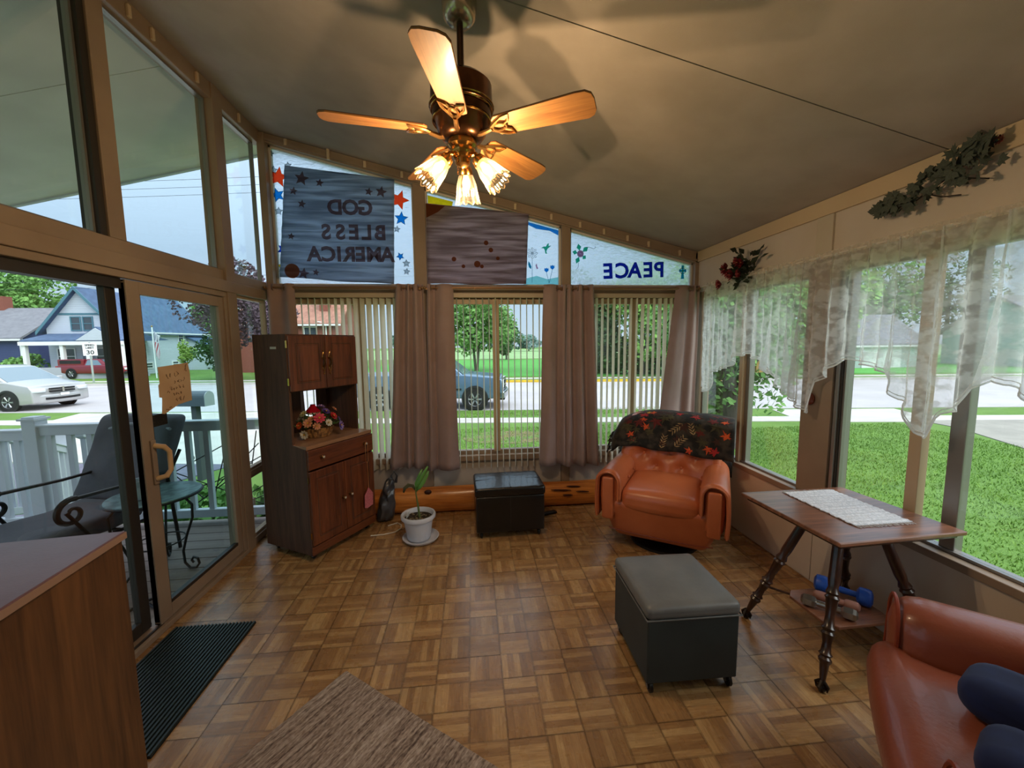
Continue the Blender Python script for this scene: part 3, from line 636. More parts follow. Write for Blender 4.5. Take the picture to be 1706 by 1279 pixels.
# ---- armchair
LEA = mat('orange_leather', '#bf683e', .36, c2='#b05a32', scale=3, bump=.25, bscale=60, bdist=.003, coat=.12)
LEA2 = mat('russet_leather', '#8c4a34', .33, c2='#81402c', scale=3, bump=.25, bscale=60, bdist=.003, coat=.15)
PIPE = mat('leather_piping', '#7c2f17', .4)
def armchair(label, loc, rz, L, tub=False):
    t = thing('armchair', label, 'armchair', loc, rz)
    # swivel base
    obj('swivel_base', MB().lathe([(.25, 0), (.25, .02), (.06, .05), (.05, .13)], 24), DARK, t, smooth=True)
    # hull: front apron, tapering towards the floor
    def hull(p):
        p = Vector(p); z = (p.z+.15)/.30
        k = .72+.28*min(1, max(0, z)**.6); ky = .78+.22*min(1, max(0, z)**.7)
        sag = .0
        return (p.x*k, p.y*ky+.0*(1-z), p.z)
    hl = obj('hull', MB().rbox((0, .0, .25), (.80, .74, .30), .05, 10, hull), L, t, smooth=True)
    mb = MB().tube([(-.345, -.325, .165), (-.2, -.337, .16), (.2, -.337, .16), (.345, -.325, .165)], .004, 6)
    obj('seam', mb, PIPE, hl, smooth=True)
    # seat cushion
    def cush(p):
        p = Vector(p); fx = 1-(p.x/.27)**2; fy = 1-(p.y/.31)**2
        if p.z > 0: p.z += .035*max(0, fx)*max(0, fy)+.0
        p.y += -.02*max(0, fx)
        if tub and p.y < -.22: p.x *= 1+.34*min(1, (-.22-p.y)/.05); p.y -= .03
        return p
    st = obj('seat_cushion', MB().rbox((0, -.09 if tub else -.06, .40), (.54, .66 if tub else .60, .16 if tub else .15), .07 if tub else .055, 16, cush), L, t, smooth=True)
    for s in ((-1, 1) if tub else ()):
        am = obj('armrest', MB().rbox((s*.345, -.03, .395), (.20, .74, .45), .085, 10, lambda p: (p[0]+s*.02*max(0, p[2]/.2), p[1], p[2]-.03*max(0, p[1]))), L, t, smooth=True)
        ring = [(s*(.345+.088*math.cos(a)*(1 if z_ < 0 else 1))+s*.02, -.385, .51+.11*math.sin(a)) for a in [PI*i/14 for i in range(15)] for z_ in (0,)]
        ring = [(s*(.345-.098), -.392, .26)]+ring[::-1]+[(s*(.345+.098), -.392, .26)]
        obj('piping', MB().tube(ring, .006, 6), PIPE, am, smooth=True)
        bt = MB()
        for y in (-.08, .14): obj('button', MB().ball((s*.252, y, .50), .014, 8, (.5, 1, 1)), L, am, smooth=True)
    for s in (() if tub else (-1, 1)):
        am = obj('armrest', MB().rbox((s*.345, -.02, .42), (.13, .70, .32), .045, 8, lambda p: (p[0]*(.82+.18*min(1, (p[2]+.2)/.2)), p[1], p[2])), L, t, smooth=True)
        def pad(u, v):
            # draped pad: inner side, over the top, outer side
            a = PI*(u)                       # 0 inner .. PI outer
            if u < .3: q = u/.3; x, z = -.078, .40+q*.13
            elif u < .7: q = (u-.3)/.4; x, z = -.078*math.cos(PI*q), .53+.075*math.sin(PI*q)
            else: q = (u-.7)/.3; x, z = .078+.006*math.sin(q*PI), .53-q*.26
            y = -.385+.70*v
            fl = .012*math.sin(min(1, v*8)*PI/2)
            e2 = 1-.0*v
            return (s*(.345+x*(.97+fl*2)), y, z-.02*v+(.004*noise.noise(Vector((x*20, y*9, z*9)))))
        pd = obj('arm_pad', MB().grid(26, 18, pad), L, t, smooth=True, solid=.026)
        obj('piping', MB().tube([Vector(pad(i/26, 0))+Vector((0, -.014, 0)) for i in range(27)], .0065, 6), L, pd, smooth=True)
        obj('front_panel', MB().rbox((s*.345, -.378, .41), (.082, .03, .31), .014, 4), L, am, smooth=True)
        bt = MB()
        for y, z in ((-.12, .50), (.08, .51)): bt.ball((s*.25, y, z), .012, 8, (.5, 1, 1))
        obj('button', bt, L, am, smooth=True)
    # tufted, arched and reclined back
    btn = [(-.20, .61), (0, .63), (.20, .61), (-.10, .52), (.10, .52), (-.1, .74), (.1, .74)]
    def back(p):
        p = Vector(p); z = p.z+.64; x = p.x
        if p.z > 0: p.z -= .05*(abs(x)/.40)**3
        w_ = 1-.06*((z-.4)/.5 if z > .4 else 0)
        d = 0
        if p.y < 0:
            d = .035
            for bx, bz in btn: d -= .055*math.exp(-((x-bx)**2+(z-bz)**2)/.0022)
            d += .012*math.cos(x*30)*0
        return (x*w_, p.y-d+.22*(z-.4)+.06*(x/.4)**2*-1, p.z)
    bk = obj('backrest', MB().rbox((0, .27, .64), (.78, .20, .62), .08, 20, back), L, t, smooth=True)
    mb = MB()
    for bx, bz in btn[:5]: mb.ball((bx*.97, .27-.10+.03+.22*(bz-.4)-.035+.02-.06*(bx/.4)**2, bz), .013, 8, (1, .5, 1))
    obj('button', mb, L, bk, smooth=True)
    return t
ch1 = armchair('orange leather tufted swivel armchair with the leaf-patterned throw over its back', (1.455, 2.82, 0), R(-33.7), LEA)
ch2 = armchair('russet leather armchair in the near right corner, only arm and seat in view', (1.53, .66, 0), R(-132), LEA2, True)

# leaf-patterned throw over the first armchair
th = thing('throw_blanket', 'dark throw printed with autumn leaves draped over the armchair back', 'throw', (1.455, 2.82, .6), R(-33.7))
def thr(s, t_, off=0):
    """s -1..1 across, t 0..1 from front hem over the top to back hem"""
    x = s*.455
    top = .95-(.12*abs(s)**3 if s < 0 else .025*s**2)
    hem = .655-.02*s+.008*math.sin(s*9)
    yf = lambda z: .27-.10-.035+.22*(z-.4)-.022-.05*s*s
    yb = lambda z: .27+.10+.22*(z-.4)+.03
    r = .07
    L1 = top-r-hem; L2 = PI*.12; L3 = .42; Tt = L1+L2+L3; q = t_*Tt
    if q < L1: z = hem+q; y = yf(z)
    elif q < L1+L2:
        a = (q-L1)/L2*PI; z0 = top-r; ya_, yb_ = yf(z0), yb(z0); cy = (ya_+yb_)/2; ry = (yb_-ya_)/2
        z = z0+r*math.sin(a); y = cy-ry*math.cos(a)
    else: z = top-r-(q-L1-L2); y = yb(z)
    n_ = noise.noise(Vector((x*6, q*5, 3)))
    y -= .012*n_; z += .006*noise.noise(Vector((x*9, q*3, 8)))
    if s < -.86: z -= (abs(s)-.86)*.5; y += (abs(s)-.86)*.35
    return Vector((x, y-off, z-.6+off*.6*(1 if L1 < q < L1+L2 else 0)))
mbt = MB().grid(48, 40, lambda u, v: thr(u*2-1, v))
THR = mat('throw_fabric_print', '#120f0c', .9, c2='#3a3126', scale=14, lo=.45, hi=.62, sheen=.02)
clo = obj('cloth', mbt, THR, th, smooth=True, solid=.012)
# printed leaves: thin flat patches lying on the cloth
def leafshape(kind):
    if kind == 'maple':
        pts = []
        for i in range(5):
            a = R(-126+63*i*1.0); l = (.75, .95, 1.15, .95, .75)[i]
            pts += [(l*math.sin(a)*1, l*math.cos(a)), (.5*math.sin(a+R(16)), .5*math.cos(a+R(16))), (.62*math.sin(a+R(28)), .62*math.cos(a+R(28))), (.3*math.sin(a+R(34)), .3*math.cos(a+R(34)))]
        return pts
    return [(0, -1), (.2, -.3), (.22, .2), (0, 1), (-.22, .2), (-.2, -.3)]
def prints(name, items, m_, kind):
    for (s, t_, sc, rot) in items:
        sc *= 1.4 if kind == 'maple' else .95; mb = MB(); sh = leafshape(kind); c = Vector((0, 0))
        vs = []
        for (a, b_) in [(0, 0)]+sh:
            xx = (a*math.cos(rot)-b_*math.sin(rot))*sc; yy = (a*math.sin(rot)+b_*math.cos(rot))*sc
            ss = max(-.99, min(.99, s+xx/.455)); tt = max(.004, min(.9, t_+yy/1.08))
            vs.append(thr(ss, tt, .0085))
        n_ = len(sh); mb.add(vs, [(0, 1+i, 1+(i+1) % n_) for i in range(n_)]); obj(name, mb, m_, clo)
rr = random.Random(11)
ORG = mat('print_orange', '#d85a24', .9, c2='#a8321a', scale=30); CRM = mat('print_cream', '#b39668', .9, c2='#6d5438', scale=40); MRN = mat('print_maroon', '#5c1a16', .9); OLV = mat('print_olive', '#35301a', .9, c2='#4a4228', scale=25); YEL = mat('print_yellow', '#c79b34', .9); BRN = mat('print_brown', '#3b1d12', .9)
it = [(rr.uniform(-.9, .9), rr.uniform(.04, .46), rr.uniform(.03, .05), rr.uniform(0, 6)) for i in range(46)]
prints('leaf_print', it[:18], OLV, 'maple'); prints('leaf_print', it[18:32], MRN, 'maple'); prints('leaf_print', it[32:], BRN, 'maple')
prints('leaf_print', [(-.40, .17, .032, .5), (-.44, .24, .028, 2.6), (-.66, .10, .03, .3), (.62, .07, .032, 2.9), (.33, .03, .028, 1.2), (.88, .17, .035, .5), (.86, .30, .028, .7), (-.3, .34, .03, 1.2)], ORG, 'maple')
prints('leaf_print', [(-.45, .30, .04, .2), (.42, .33, .035, 2), (.72, .05, .035, .8), (-.6, .06, .02, 2), (.15, .35, .03, 1)], mat('print_red', '#a32222', .9), 'maple')
prints('leaf_print', [(-.38, .34, .02, 1.2)], YEL, 'maple')
fr = []
for (cx_, cy_, ang, n_) in ((.18, .21, -2.4, 5), (-.12, .04, 1.35, 5), (.12, .055, .9, 5), (.38, .17, 1.9, 4)):
    for i in range(n_):
        px_ = cx_+math.cos(ang)*(i*.05); py_ = cy_+math.sin(ang)*(i*.021)
        for sd in (-1, 1): fr.append((px_+sd*.026*-math.sin(ang), py_+sd*.012*math.cos(ang), .022, ang-PI/2+sd*.75))
prints('leaf_print', fr, CRM, 'leaf')
mb = MB()
for i in range(34):
    t_ = .02+i*.013
    p = thr(-1, t_); q = Vector((-.03-rr.uniform(0, .02), rr.uniform(-.01, .02), -.035-rr.uniform(0, .035)))
    mb.tube([p, p+q*.5+Vector((-.008, 0, .004)), p+q], [.004, .0035, .003], 5)
obj('fringe', mb, THR, th, kind='stuff')

# ---- parlour table with turned splayed legs
TBW = wood('dark_walnut_table', '#583526', '#8c5c44', .32, 'x', 3, coat=.25); TLG = wood('turned_leg_wood', '#20110b', '#43271a', .3, 'z', 3, coat=.3)
tb = thing('parlour_table', 'dark walnut parlour table with four turned splayed legs by the window', 'table', (1.79, 1.69, 0), R(1))
# FIT table corners
obj('table_top', MB().prism([(-.325, .292), (.288, .29), (.322, -.262), (-.312, -.28)], .682, .70, 'z'), TBW, tb, bevel=.004)
obj('moulded_edge', MB().prism([(-.305, .272), (.272, .272), (.302, -.245), (-.292, -.262)], .664, .682, 'z'), TLG, tb, bevel=.006)
for sx_, sy_ in ((-1, -1), (1, -1), (-1, 1), (1, 1)):
    a = Vector((sx_*.10, sy_*.08, .665)); b_ = Vector((sx_*.30, sy_*.235, .03)); L_ = (a-b_).length; q = (a-b_).to_track_quat('Z', 'Y')
    pr_ = [(0, .012), (.03, .013), (.10, .019), (.13, .021), (.14, .028), (.155, .03), (.17, .022), (.185, .031), (.20, .022), (.25, .019), (.30, .026), (.31, .031), (.325, .024), (.345, .033), (.36, .024), (.42, .020), (.52, .027), (.535, .033), (.55, .025), (.565, .031), (.60, .022), (.64, .027), (1, .024)]
    mb = MB(); mb.M = Matrix.Translation(b_) @ q.to_matrix().to_4x4()
    mb.lathe([(r*.86, min(z, 1)*L_) for z, r in pr_], 16)
    lg = obj('leg', mb, TLG, tb, smooth=True)
    mb = MB().ball((b_.x, b_.y, .019), .019, 12)
    for k in range(4): an = TAU*k/4+.4; mb.tube([(b_.x+.004*math.cos(an), b_.y+.004*math.sin(an), .05), (b_.x+.024*math.cos(an), b_.y+.024*math.sin(an), .03), (b_.x+.02*math.cos(an), b_.y+.02*math.sin(an), .008)], [.008, .006, .003], 6)
    obj('claw_foot', mb, mat('dark_iron', '#241c16', .4, metal=.5), lg, smooth=True)
obj('shelf', MB().prism([(-.13, -.14), (.13, -.14), (.17, -.10), (.17, .10), (.13, .14), (-.13, .14), (-.17, .10), (-.17, -.10)], .195, .21, 'z'), TBW, tb, bevel=.003)
for sx_, sy_ in ((-1, -1), (1, -1), (-1, 1), (1, 1)): obj('shelf_bracket', MB().tube([(sx_*.14, sy_*.11, .202), (sx_*.245, sy_*.19, .215)], .006, 8), TLG, tb)
# woven runner
rn = thing('woven_runner', 'pale grey woven placemat with fringed ends on the walnut table', 'placemat', (1.827, 1.737, .7005), R(-89))
RUN = mat('runner_weave', '#dcdce2', .95, c2='#b8bac2', scale=90, stretch=(1, 3, 1), lo=.4, hi=.6, bump=.6, bscale=160, bdist=.003)
obj('mat_cloth', MB().grid(40, 16, lambda u, v: ((u-.5)*.40, (v-.5)*.29+.003*math.sin(u*40), .004+.0018*math.sin(u*95)+.001*noise.noise(Vector((u*9, v*9, 0))))), RUN, rn, solid=.004)
mb = MB()
for s in (-1, 1):
    for i in range(44):
        y = -.142+i*.0066; mb.tube([(s*.198, y, .004), (s*(.212+rr.uniform(0, .01)), y+rr.uniform(-.003, .003), .002)], .0014, 4)
obj('fringe', mb, RUN, rn, kind='stuff')
def dumbbell(name, label, loc, rz, m_, r, L_, hexa=False):
    t = thing(name, label, 'dumbbell', loc, rz)
    obj('grip', MB().at((0, 0, r), (0, R(90), 0)).lathe([(.013, -L_/2), (.016, 0), (.013, L_/2)], 12), m_, t, smooth=True)
    for s in (-1, 1):
        obj('weight_head', MB().at((s*L_/2, 0, r), (0, R(90), 0)).lathe([(r*.55, -.032), (r*.95, -.022), (r, -.008), (r, .012), (r*.92, .024), (r*.5, .032)], 6 if hexa else 20), m_, t, smooth=not hexa)
    return t
dumbbell('dumbbell', 'chrome hand weight on the lower shelf of the walnut table', (1.70, 1.645, .211), R(-47), mat('worn_chrome', '#a09a92', .3, metal=.9), .029, .155, True)
dumbbell('dumbbell', 'pinkish hand weight lying between the chrome and blue ones', (1.785, 1.69, .211), R(-45), mat('dusty_pink', '#9a6c60', .5), .023, .12)
dumbbell('dumbbell', 'bright blue hand weight on the lower shelf of the walnut table', (1.865, 1.735, .211), R(-48), mat('blue_vinyl', '#1f4fae', .4), .043, .17)

# ---- navy pillows on the near armchair
NAV = mat('navy_velvet', '#08143a', .9, c2='#0c1c4a', scale=12, sheen=.05)
def pillow(label, loc, rot, d=(.42, .20, .12)):
    o = obj('pillow', MB().rbox((0, 0, 0), d, .05, 10, lambda p: (p[0], p[1], p[2]*(1-.35*(abs(p[0])/(d[0]/2))**3))), NAV, None, loc=loc, rot=rot, smooth=True, label=label, cat='pillow')
    return o
pillow('navy blue pillow lying against the arm of the russet armchair', (1.455, .725, .565), (R(0), R(0), R(-66)), (.40, .18, .13))
pillow('dark navy pillow at the bottom right corner of the russet armchair seat', (1.275, .575, .56), (R(0), 0, R(-62)), (.38, .18, .13))

# ---- near left cabinet
lc = thing('side_cabinet', 'brown wood-grain cabinet with mauve laminate top at left edge', 'cabinet', (-1.205, 1.44, 0), R(7))
VEN = wood('brown_veneer', '#4d3220', '#7a5130', .4, 'z', 1.6)
obj('body', MB().box(-.45, -.008, -.62, -.010, .0, .872), VEN, lc, bevel=.002)
obj('cabinet_top', MB().box(-.462, 0, -.64, 0, .872, .90), mat('mauve_laminate', '#7c5c62', .38, c2='#704e54', scale=5, bump=.05, bscale=90), lc, bevel=.005)
obj('edge_band', MB().box(-.002, .0015, -.64, 0, .874, .896), mat('pale_edge', '#a07f6c', .4), lc)

# ---- ribbed door mat
dm = thing('door_mat', 'dark green-black ribbed rubber mat on the floor by the sliding door', 'door mat', (-1.64, 1.46, 0), 0)
MG = mat('ribbed_rubber', '#16211f', .45, c2='#101816', scale=5)
obj('mat_base', MB().box(0, .415, 0, .73, 0, .006), mat('rubber_groove', '#080b0b', .6), dm)
r0 = obj('rib', MB().prism([(0, .006), (.0125, .006), (.0105, .013), (.002, .013)], 0, .73), MG, dm)
for i in range(1, 23):
    c = r0.copy(); COL.objects.link(c); c.location = (i*.0182, 0, 0)

# ---- rug
RUG = new_mat('heathered_rug')
m_, n, b, out = RUG; vec = coords(n, (14, .8, 1)); vec2 = coords(n, (60, 22, 1))
z1 = nd(n, 'TexNoise', Scale=4, Detail=6, Roughness=.75); n.links.new(vec, z1.inputs['Vector'])
z2 = nd(n, 'TexNoise', Scale=2, Detail=3); n.links.new(vec2, z2.inputs['Vector'])
ad = nd(n, 'Math', operation='MULTIPLY_ADD'); n.links.new(z2.outputs['Fac'], ad.inputs[0]); ad.inputs[1].default_value = .5; n.links.new(z1.outputs['Fac'], ad.inputs[2])
r = nd(n, 'ValToRGB'); e = r.color_ramp.elements; e[0].position = .58; e[0].color = lin('#4a382f'); e[1].position = .92; e[1].color = lin('#b3a091'); k = e.new(.72); k.color = lin('#857062')
n.links.new(ad.outputs[0], r.inputs[0]); n.links.new(r.outputs[0], b.inputs['Base Color']); b.inputs['Roughness'].default_value = .95
bp = nd(n, 'Bump', Strength=.8, Distance=.006); n.links.new(z2.outputs['Fac'], bp.inputs['Height']); n.links.new(bp.outputs[0], b.inputs['Normal'])
obj('rug', MB().rbox((.80, -.55, .007), (1.6, 1.1, .013), .006, 60, lambda p: (p[0]+.002*noise.noise(Vector((p[0]*30, p[1]*30, 0))), p[1]+.002*noise.noise(Vector((p[0]*30, p[1]*30, 5))), p[2]+(.002*noise.noise(Vector((p[0]*50, p[1]*50, 0))) if p[2] > 0 else 0)), q=1), m_, None, loc=(-.619, 1.785, .0), rot=(0, 0, R(-36.5)), smooth=True, label='heathered grey-brown rug with fine stripes, laid at an angle', cat='rug')
# ================================================================== CEILING FAN
BRZ = mat('antique_bronze', '#5b3a22', .25, metal=.9, c2='#3c2514', scale=8)
FX, FY = -.022, 1.70
fan = thing('ceiling_fan', 'five-blade wooden ceiling fan with antique bronze motor and lit light kit', 'ceiling fan', (FX, FY, 2.37))
obj('canopy', MB().at((0, 0, .48)).lathe([(.0, -.075), (.02, -.075), (.045, -.07), (.062, -.05), (.068, -.02), (.07, .03), (0, .03)], 24, cap=False), mat('satin_canopy', '#b9ab97', .22, metal=.8), fan, smooth=True, label='pale satin metal canopy against the ceiling')
obj('downrod', MB().tube([(0, 0, .19), (0, 0, .43)], .0135, 14), mat('rod_bronze', '#3a2415', .35, metal=.6), fan, smooth=True)
mt = obj('motor_housing', MB().lathe([(0, .205), (.05, .203), (.10, .195), (.122, .175), (.124, .10), (.127, .097), (.127, .088), (.118, .083), (.118, .05), (.105, .04), (.095, .0), (.08, -.02), (.055, -.03), (0, -.03)], 32, cap=False), BRZ, fan, smooth=True)
mb = MB()
for z, r in ((.098, .1275), (.085, .122), (.044, .1165)): mb.tube([(r*math.cos(TAU*i/32), r*math.sin(TAU*i/32), z) for i in range(32)], .003, 6, closed=True)
obj('brass_band', mb, BRASS, mt, smooth=True)
BLD = wood('fan_blade_oak', '#7d5029', '#a8763e', .5, 'x', 2.4, coat=.1); BLE = mat('fan_blade_edge', '#3c1f12', .5)
for k in range(5):
    a = R(43+72*k+2)
    q = Euler((R(-13), 0, 0)).to_matrix().to_4x4(); Mz = Matrix.Rotation(a, 4, 'Z') @ Matrix.Translation((0, 0, .005)) @ q
    out_ = [(.155, -.045), (.47, -.062), (.505, -.060), (.525, -.045), (.532, -.02), (.532, .03), (.522, .052), (.50, .062), (.155, .048), (.14, .03), (.14, -.03)]
    mb = MB(); mb.prism(out_, -.0035, .003, 'z')
    bl = obj('fan_blade', mb, BLD, fan, bevel=.001); bl.matrix_local = Mz
    mb = MB(); mb.prism(out_, .003, .0045, 'z'); obj('blade_back', mb, BLE, bl)
    mb = MB()
    mb.tube([(.06, 0, -.018), (.09, 0, -.022), (.13, 0, -.012)], [.012, .010, .009], 8)
    for s in (-1, 1):
        mb.tube([(.12, 0, -.011), (.15, s*.022, -.009), (.185, s*.042, -.009), (.215, s*.048, -.008), (.205, s*.02, -.009), (.18, s*.006, -.009)], [.006, .0055, .005, .004, .005, .005], 6)
    mb.tube([(.165+.028*math.cos(TAU*i/16), .017*math.sin(TAU*i/16), -.010) for i in range(16)], .0045, 6, closed=True)
    obj('blade_iron', mb, mat('blade_iron_brass', '#a67a48', .25, metal=.9) if 'blade_iron_brass' not in bpy.data.materials else bpy.data.materials['blade_iron_brass'], bl, smooth=True)
kit = obj('light_kit', MB().lathe([(.0, -.03), (.058, -.03), (.06, -.05), (.05, -.06), (.052, -.075), (.04, -.095), (.03, -.10), (.028, -.118), (.012, -.128), (0, -.13)], 24, cap=False), BRASS, fan, smooth=True)
def ribglass():
    m, n, b, out = new_mat('ribbed_clear_glass'); n.nodes.remove(b)
    t = nd(n, 'BsdfTransparent'); t.inputs[0].default_value = (1, .9, .74, 1); g = nd(n, 'BsdfGlossy', Roughness=.05); g.inputs[0].default_value = (1, .95, .85, 1)
    tl = nd(n, 'BsdfTranslucent'); tl.inputs[0].default_value = (1, .85, .6, 1)
    lw = nd(n, 'LayerWeight', Blend=.5); mr = nd(n, 'MapRange'); mr.inputs['To Min'].default_value = .04; mr.inputs['To Max'].default_value = .55
    n.links.new(lw.outputs['Facing'], mr.inputs[0])
    m2 = nd(n, 'MixShader'); m2.inputs[0].default_value = .1; n.links.new(g.outputs[0], m2.inputs[1]); n.links.new(tl.outputs[0], m2.inputs[2])
    m1 = nd(n, 'MixShader'); n.links.new(mr.outputs[0], m1.inputs[0]); n.links.new(t.outputs[0], m1.inputs[1]); n.links.new(m2.outputs[0], m1.inputs[2])
    n.links.new(m1.outputs[0], out.inputs[0]); return m
RG = ribglass(); BULB = mat('lit_bulb', '#ffd9a0', .5, emit='#ffb765', estr=6)
for az, tilt, rr0 in ((80, 20, .05), (205, 42, .06), (-25, 42, .06)):
    a = R(az); d = Vector((math.cos(a)*math.sin(R(tilt)), math.sin(a)*math.sin(R(tilt)), -math.cos(R(tilt)))); p0 = Vector((math.cos(a)*rr0, math.sin(a)*rr0, -.10))
    q = d.to_track_quat('Z', 'Y'); M4 = Matrix.Translation(p0) @ q.to_matrix().to_4x4()
    mb = MB().tube([(math.cos(a)*.03, math.sin(a)*.03, -.085), p0-d*.004+Vector((0, 0, .012)), p0+d*.012], [.009, .009, .012], 10); mb.M = M4; mb.lathe([(.012, .0), (.025, .008), (.030, .03), (.028, .036)], 18)
    ho = obj('lamp_holder', mb, BRASS, kit, smooth=True)
    mb = MB(); mb.M = M4
    prof = [(.026, .03), (.032, .045), (.040, .07), (.044, .10), (.048, .128), (.052, .142)]
    vs = []; n_ = 72
    for i, (r, z) in enumerate(prof):
        for k in range(n_):
            an = TAU*k/n_; w_ = 1+.075*math.cos(an*12)*(i/5*.8+.2); zz = z+(.006*math.cos(an*12) if i == 5 else 0)
            vs.append((r*w_*math.cos(an), r*w_*math.sin(an), zz))
    mb.add(vs, [(i*n_+k, i*n_+(k+1) % n_, (i+1)*n_+(k+1) % n_, (i+1)*n_+k) for i in range(5) for k in range(n_)])
    sh_ = obj('glass_shade', mb, RG, ho, smooth=True)
    mb = MB(); mb.M = M4; mb.tube([(math.cos(TAU*k/72)*.0515*(1+.06*math.cos(TAU*k/6)), math.sin(TAU*k/72)*.0515*(1+.06*math.cos(TAU*k/6)), .142+.006*math.cos(TAU*k/6)) for k in range(72)], .0016, 5, closed=True)
    obj('shade_rim', mb, RG, sh_, smooth=True)
    pb = p0+d*.07
    mb = MB(); mb.M = M4; mb.lathe([(.009, .03), (.012, .045), (.018, .062), (.017, .075), (.010, .09), (.003, .102), (0, .103)], 12, cap=False)
    obj('bulb', mb, BULB, ho, smooth=True)
    l = bpy.data.lights.new('bulb_light', 'POINT'); l.energy = 6.5; l.color = (1, .76, .50); l.shadow_soft_size = .012
    lo_ = bpy.data.objects.new('bulb_light', l); COL.objects.link(lo_); lo_.parent = fan; lo_.location = p0+d*.122
for s, L_ in ((-.02, .12), (.025, .08)):
    mb = MB()
    for i in range(int(L_/.008)): mb.ball((s, -.045, -.06-i*.008), .0028, 5)
    mb.lathe([(.0, 0), (.0, 0)], 3, cap=False) if False else None
    obj('pull_chain', mb, BRASS, kit, kind='stuff')

# ================================================================== BLINDS, CURTAINS
SLAT = sheer('blind_vinyl', '#ece7da', 1, 1, 10, trans=.55)
def blind(label, x0, x1, angs, z0=.40):
    t = thing('vertical_blind', label, 'blind', ((x0+x1)/2, YF-.035, 0), group='vertical blinds of the front wall')
    obj('headrail', MB().box(x0-(x0+x1)/2-.03, x1-(x0+x1)/2+.03, -.025, .012, 1.935, 1.972), mat('blind_headrail', '#b7a68f', .5) if 'blind_headrail' not in bpy.data.materials else bpy.data.materials['blind_headrail'], t, bevel=.003)
    n_ = len(angs)
    def sl(v_, u):
        w_ = (u-.5)*.075; return (w_, .008*(1-(w_/.0375)**2)-.004, z0+.01+(1.93-z0-.01)*v_)
    me0 = None
    for i, an in enumerate(angs):
        x = x0+(x1-x0)*i/(n_-1)-(x0+x1)/2
        if me0 is None:
            o = obj('slat', MB().grid(10, 4, lambda u, v: sl(u, v)), SLAT, t, smooth=True); me0 = o
            wv = me0
        else:
            o = me0.copy(); COL.objects.link(o)
        o.location = (x, -.012, 0); o.rotation_euler = (0, 0, R(an))
    return t
rr = random.Random(5)
blind('vertical blind behind the hutch, slats turned half closed on its right', -1.49, -.66, [110, 108, 107, 106, 102, 96, 90, 84, 78, 72, 74, 68, 70, 66, 70, 68])
blind('vertical blind of the middle window, slats turned fully open', -.24, .72, [88+rr.uniform(-4, 4)-i*.2 for i in range(18)], .385)
blind('vertical blind of the right front window beside the armchair', 1.08, 1.90, [86+rr.uniform(-6, 6) for i in range(16)], .395)

CUR = mat('taupe_curtain', '#9a827e', .8, c2='#927974', scale=6, sheen=.25, bump=.1, bscale=300)
def curtain(label, xt0, xt1, xb0, xb1, zb, folds, seed, y=3.47, z1=2.035, amp=.028, flat=None):
    rr = random.Random(seed); ph = [0]
    ws = [rr.uniform(.7, 1.4) for _ in range(folds)]
    if flat: ws = flat
    tot = sum(ws); cum = [0]
    for w_ in ws: cum.append(cum[-1]+w_/tot)
    def fn(u, v):
        i = max(k for k in range(folds) if cum[k] <= u+1e-9) if u < 1 else folds-1
        f = (u-cum[i])/(cum[i+1]-cum[i]); aa = amp*(.55+.45*min(1.5, ws[i]))
        yy = aa*math.sin(f*PI)*(1 if i % 2 == 0 else -1)*(.75+.4*(1-v))
        x = (xt0+(xt1-xt0)*u)*v+(xb0+(xb1-xb0)*u)*(1-v)
        x += .006*math.sin(v*5+i)*(1-v)
        z = zb+(z1-zb)*v-.0*(1-v)*math.sin(u*9)
        return (x-xt0, -yy+.01*noise.noise(Vector((u*4, v*3, seed))), z)
    t = thing('curtain', label, 'curtain', (xt0, y, 0), group='taupe grommet curtains of the front wall')
    obj('cloth', MB().grid(folds*12, 26, fn), CUR, t, smooth=True, solid=.003)
    for k in range(folds+1):
        u = cum[k] if k < folds else 1
        if k % 1 == 0 and 0 < k < folds:
            p = fn(u, .985)
            obj('grommet', MB().at((p[0], p[1], 2.005), (0, R(90), 0)).lathe([(.022, -.003), (.027, 0), (.022, .003), (.019, 0)], 16, cap=False), mat('grommet_nickel', '#8f8075', .3, metal=.8) if 'grommet_nickel' not in bpy.data.materials else bpy.data.materials['grommet_nickel'], t)
    return t
curtain('narrow taupe curtain panel behind the hutch in the left corner', -1.655, -1.44, -1.66, -1.40, .45, 3, 1)
curtain('taupe curtain panel left of the middle window, gathered in narrow folds', -.625, -.40, -.735, -.39, .45, 6, 2)
curtain('taupe curtain panel directly left of the middle window, hanging broad and flat', -.37, -.15, -.40, -.137, .42, 3, 3, flat=[.6, .7, 2.4], amp=.032)
curtain('taupe curtain panel directly right of the middle window', .629, .83, .586, .83, .425, 3, 4, flat=[1.8, .7, .6], amp=.032)
curtain('taupe curtain panel left of the right front window, in deep folds', .84, 1.075, .82, 1.149, .41, 5, 5, amp=.034)
curtain('taupe curtain panel in the right corner behind the armchair', 1.84, 2.065, 1.66, 2.055, .43, 4, 6, flat=[2.0, .5, .7, .5], amp=.02)
RODM = mat('bronze_rod', '#8b6c50', .35, metal=.5)
def rod(label, x0, x1):
    t = thing('curtain_rod', label, 'curtain rod', ((x0+x1)/2, 3.47, 2.005)); c = (x0+x1)/2
    obj('rod', MB().tube([(x0-c, 0, 0), (x1-c, 0, 0)], .0085, 12), RODM, t, smooth=True)
    obj('outer_rod', MB().tube([(x0-c+.15, 0, 0), (x1-c-.18, 0, 0)], .0115, 12), RODM, t, smooth=True)
    for x in (x0+.01, x1-.01):
        obj('rod_bracket', MB().box(x-c-.012, x-c+.012, .0, .125, -.006, .006).cbox((x-c, 0, -.012), (.02, .03, .01)), RODM, t)
        obj('finial', MB().ball((x-c+(-.02 if x < c else .02), 0, 0), .014, 10), RODM, t, smooth=True)
